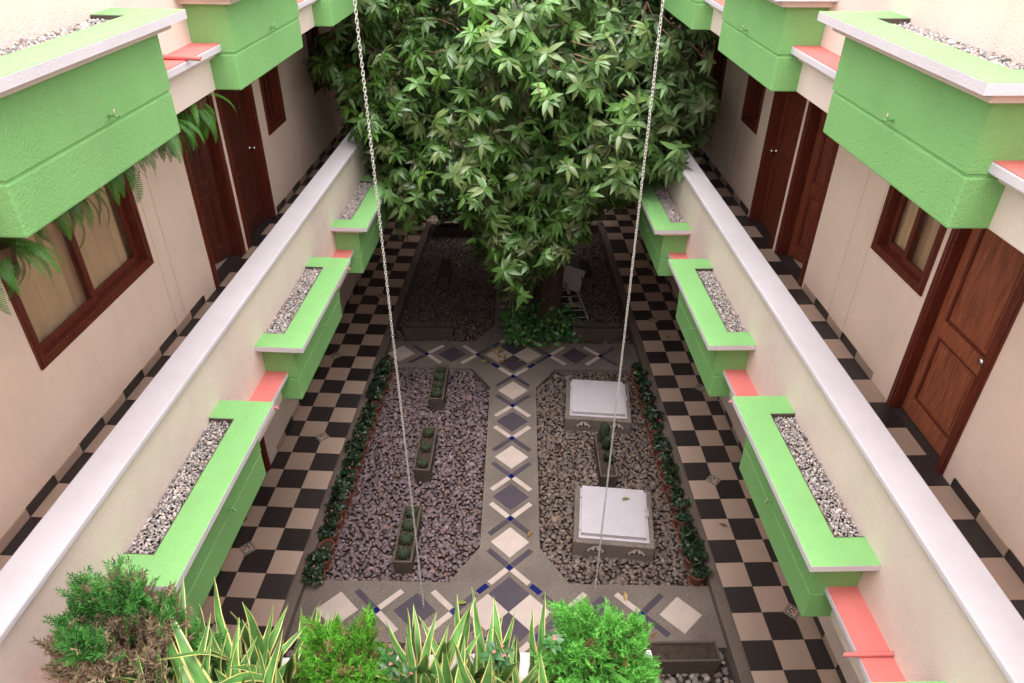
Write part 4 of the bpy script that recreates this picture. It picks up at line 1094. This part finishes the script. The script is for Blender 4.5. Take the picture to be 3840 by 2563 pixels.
def spray_var(seed):
    r = np.random.default_rng(seed); V = []; F = []
    def strip(a, b, w):
        d = b-a; n_ = np.cross(d, r.normal(size=3)); n_ = n_/np.linalg.norm(n_)*w; k = len(V); V.extend([a-n_, a+n_, b]); F.append((k, k+1, k+2))
    for side in range(11):
        t_ = side/11; a = np.array([0, 0, .9*t_]); s_ = (1 if side % 2 else -1)
        b = a+np.array([s_*.34*(1-t_*.6), r.normal()*.10, .30]); strip(a, b, .042)
        mid = (a+b)/2; strip(mid, mid+np.array([s_*.16, .06*r.choice((-1, 1)), .05]), .034); strip(mid, mid+np.array([s_*-.02, .10*r.choice((-1, 1)), .2]), .034)
    strip(np.array([0, 0, 0.]), np.array([0, 0, 1.05]), .024)
    return np.array(V), np.array(F)
SPR = [spray_var(i) for i in range(8)]
def cypress(cx, cy, cz, rad, n, label, green, brown, dry, seed, ln=.34, base=9.2):
    r = np.random.default_rng(seed); root = empty('cypress_shrub', (cx, cy, base)); tag(root, label, 'shrub')
    mb = MB(); mb.tube([(0, 0, 0), (.03, 0, cz-base)], [.07, .03], 'twig', 7)
    M = []; C = []; tips = []; rad = np.array(rad); c0 = np.array([0, 0, cz-base])
    for k in range(54):
        v = r.normal(size=3); v[2] = v[2]*.9+.15; v /= np.linalg.norm(v); e = c0+v*rad*r.uniform(.78, 1.14)
        s0 = np.array([0, 0, max(.1, (cz-base)*r.uniform(.25, .75))]); tips.append((s0, e, v))
        mb.tube([tuple(s0), tuple((s0+e)/2+np.array([0, 0, -.05])), tuple(e)], [.025, .015, .006], 'twig', 5, cap=False)
    mb.build('stem', root, recalc=False)
    for k in range(n):
        s0, e, v = tips[int(r.integers(len(tips)))]; t_ = r.uniform(.42, 1.04)
        p = s0*(1-t_)+e*t_+r.normal(size=3)*rad*.13*(1.15-t_*.5)
        ax = (e-s0)/np.linalg.norm(e-s0)+np.array([0, 0, .35])+r.normal(size=3)*.35
        M.append((int(r.integers(8)), rotmat(ax, r.uniform(0, 6))*ln*r.uniform(.55, 1.2), p))
        w_ = (p-c0)/rad; d_ = dry(p, t_, w_, r); c = np.array(green)*r.uniform(.6, 1.35)*(.75+.35*t_) if r.random() > d_ else np.array(brown)*r.uniform(.6, 1.4); C.append(c)
    o = scatter('foliage', SPR, M, C, 'spray', root, kind='stuff')
cypress(-9.86, -21.0, 10.05, (.60, .6, .78), 5200, 'round bright green cypress shrub between the snake plants', (.11, .33, .03), (.26, .19, .08), lambda p, q, v, r: .12 if v[2] > -.15 else .6, 1, .23)
cypress(-6.12, -21.0, 10.15, (.66, .62, .88), 4600, 'loose feathery cypress shrub above the white rim end', (.14, .42, .07), (.20, .10, .05), lambda p, q, v, r: .05 if v[2] > -.2 else .55, 2, .27)
cypress(-13.05, -20.75, 10.35, (.85, .7, 1.2), 4200, 'half-dry brownish cypress shrub in the wall corner', (.075, .24, .05), (.33, .24, .16), lambda p, q, v, r: .15 if v[2] > .45 else .93, 3, .30, base=9.1)
cypress(-12.25, -20.7, 10.0, (.33, .3, .42), 700, 'small bright cypress sprig beside the dry cypress', (.13, .38, .08), (.2, .12, .06), lambda p, q, v, r: .1, 4, .24)
def thorns(cx, cy, h, label, seed):
    r = np.random.default_rng(seed); root = empty('crown_of_thorns', (cx, cy, 9.2)); tag(root, label, 'plant')
    V = [rosette(8, .20, .09, .3, seed*7+i, .15) for i in range(2)]; M = []; C = []
    mb = MB()
    for k in range(3):
        e = np.array([r.normal()*.18, r.normal()*.1, h*r.uniform(.75, 1)]); mb.tube([(0, 0, 0), tuple(e*.5+r.normal(size=3)*.03), tuple(e)], [.03, .025, .02], 'twig', 6)
        M.append((k % 2, rotmat((r.normal()*.3, r.normal()*.3, 1), r.uniform(0, 6)), e)); C.append(np.array([.035, .11, .03])*r.uniform(.7, 1.3))
        link('flower', BLOOM, root, (e[0]+.04, e[1], e[2]+.08), scale=(.45, .45, .45))
    mb.build('stem', root); scatter('foliage', V, M, C, 'leaf', root, smooth=True, kind=None)
thorns(-6.85, -21.0, 1.75, 'taller crown of thorns sprig beside the loose cypress', 1)
thorns(-7.75, -21.0, 1.35, 'crown of thorns sprig with pink flowers among the snake plants', 2)
thorns(-9.3, -20.9, 1.0, 'low crown of thorns sprig beside the round cypress', 3)

# ------------------------------------------------------------------ fallen leaves
rf = np.random.default_rng(77)
FL = []
for k, c in enumerate(((.30, .17, .06), (.22, .12, .05), (.20, .22, .05))):
    V, F = leaf_shape(.34, .15, .4, -.25, 4); FL.append(raw_mesh('fallen_leaf', V*T, {4: [F]}, np.repeat([c], len(V), 0), 'leaf', True))
spots = [(-7.35+rf.normal()*.35, 2.15+rf.normal()*.3, -.27) for _ in range(12)]+[(-6.3, -9.2, -.27), (-8.9, -12.2, -.27), (-3.3, -12.3, -.27), (-2.6, -8.4, .52), (.9, -9.4, .02), (1.3, 3.4, .02), (-8.6, 4.6, -.3)]
for i, (x, y, z_) in enumerate(spots):
    o = link('fallen_leaf', FL[int(rf.integers(3))], None, (x, y, z_), rot=(rf.normal()*.15, rf.normal()*.15, rf.uniform(0, 6.28)))
    tag(o, 'dry fallen leaf by the crossing path near the pothos' if i < 12 else 'single fallen leaf lying apart on stone or tile', 'leaf', 'fallen leaves by the pothos' if i < 12 else 'scattered single fallen leaves')
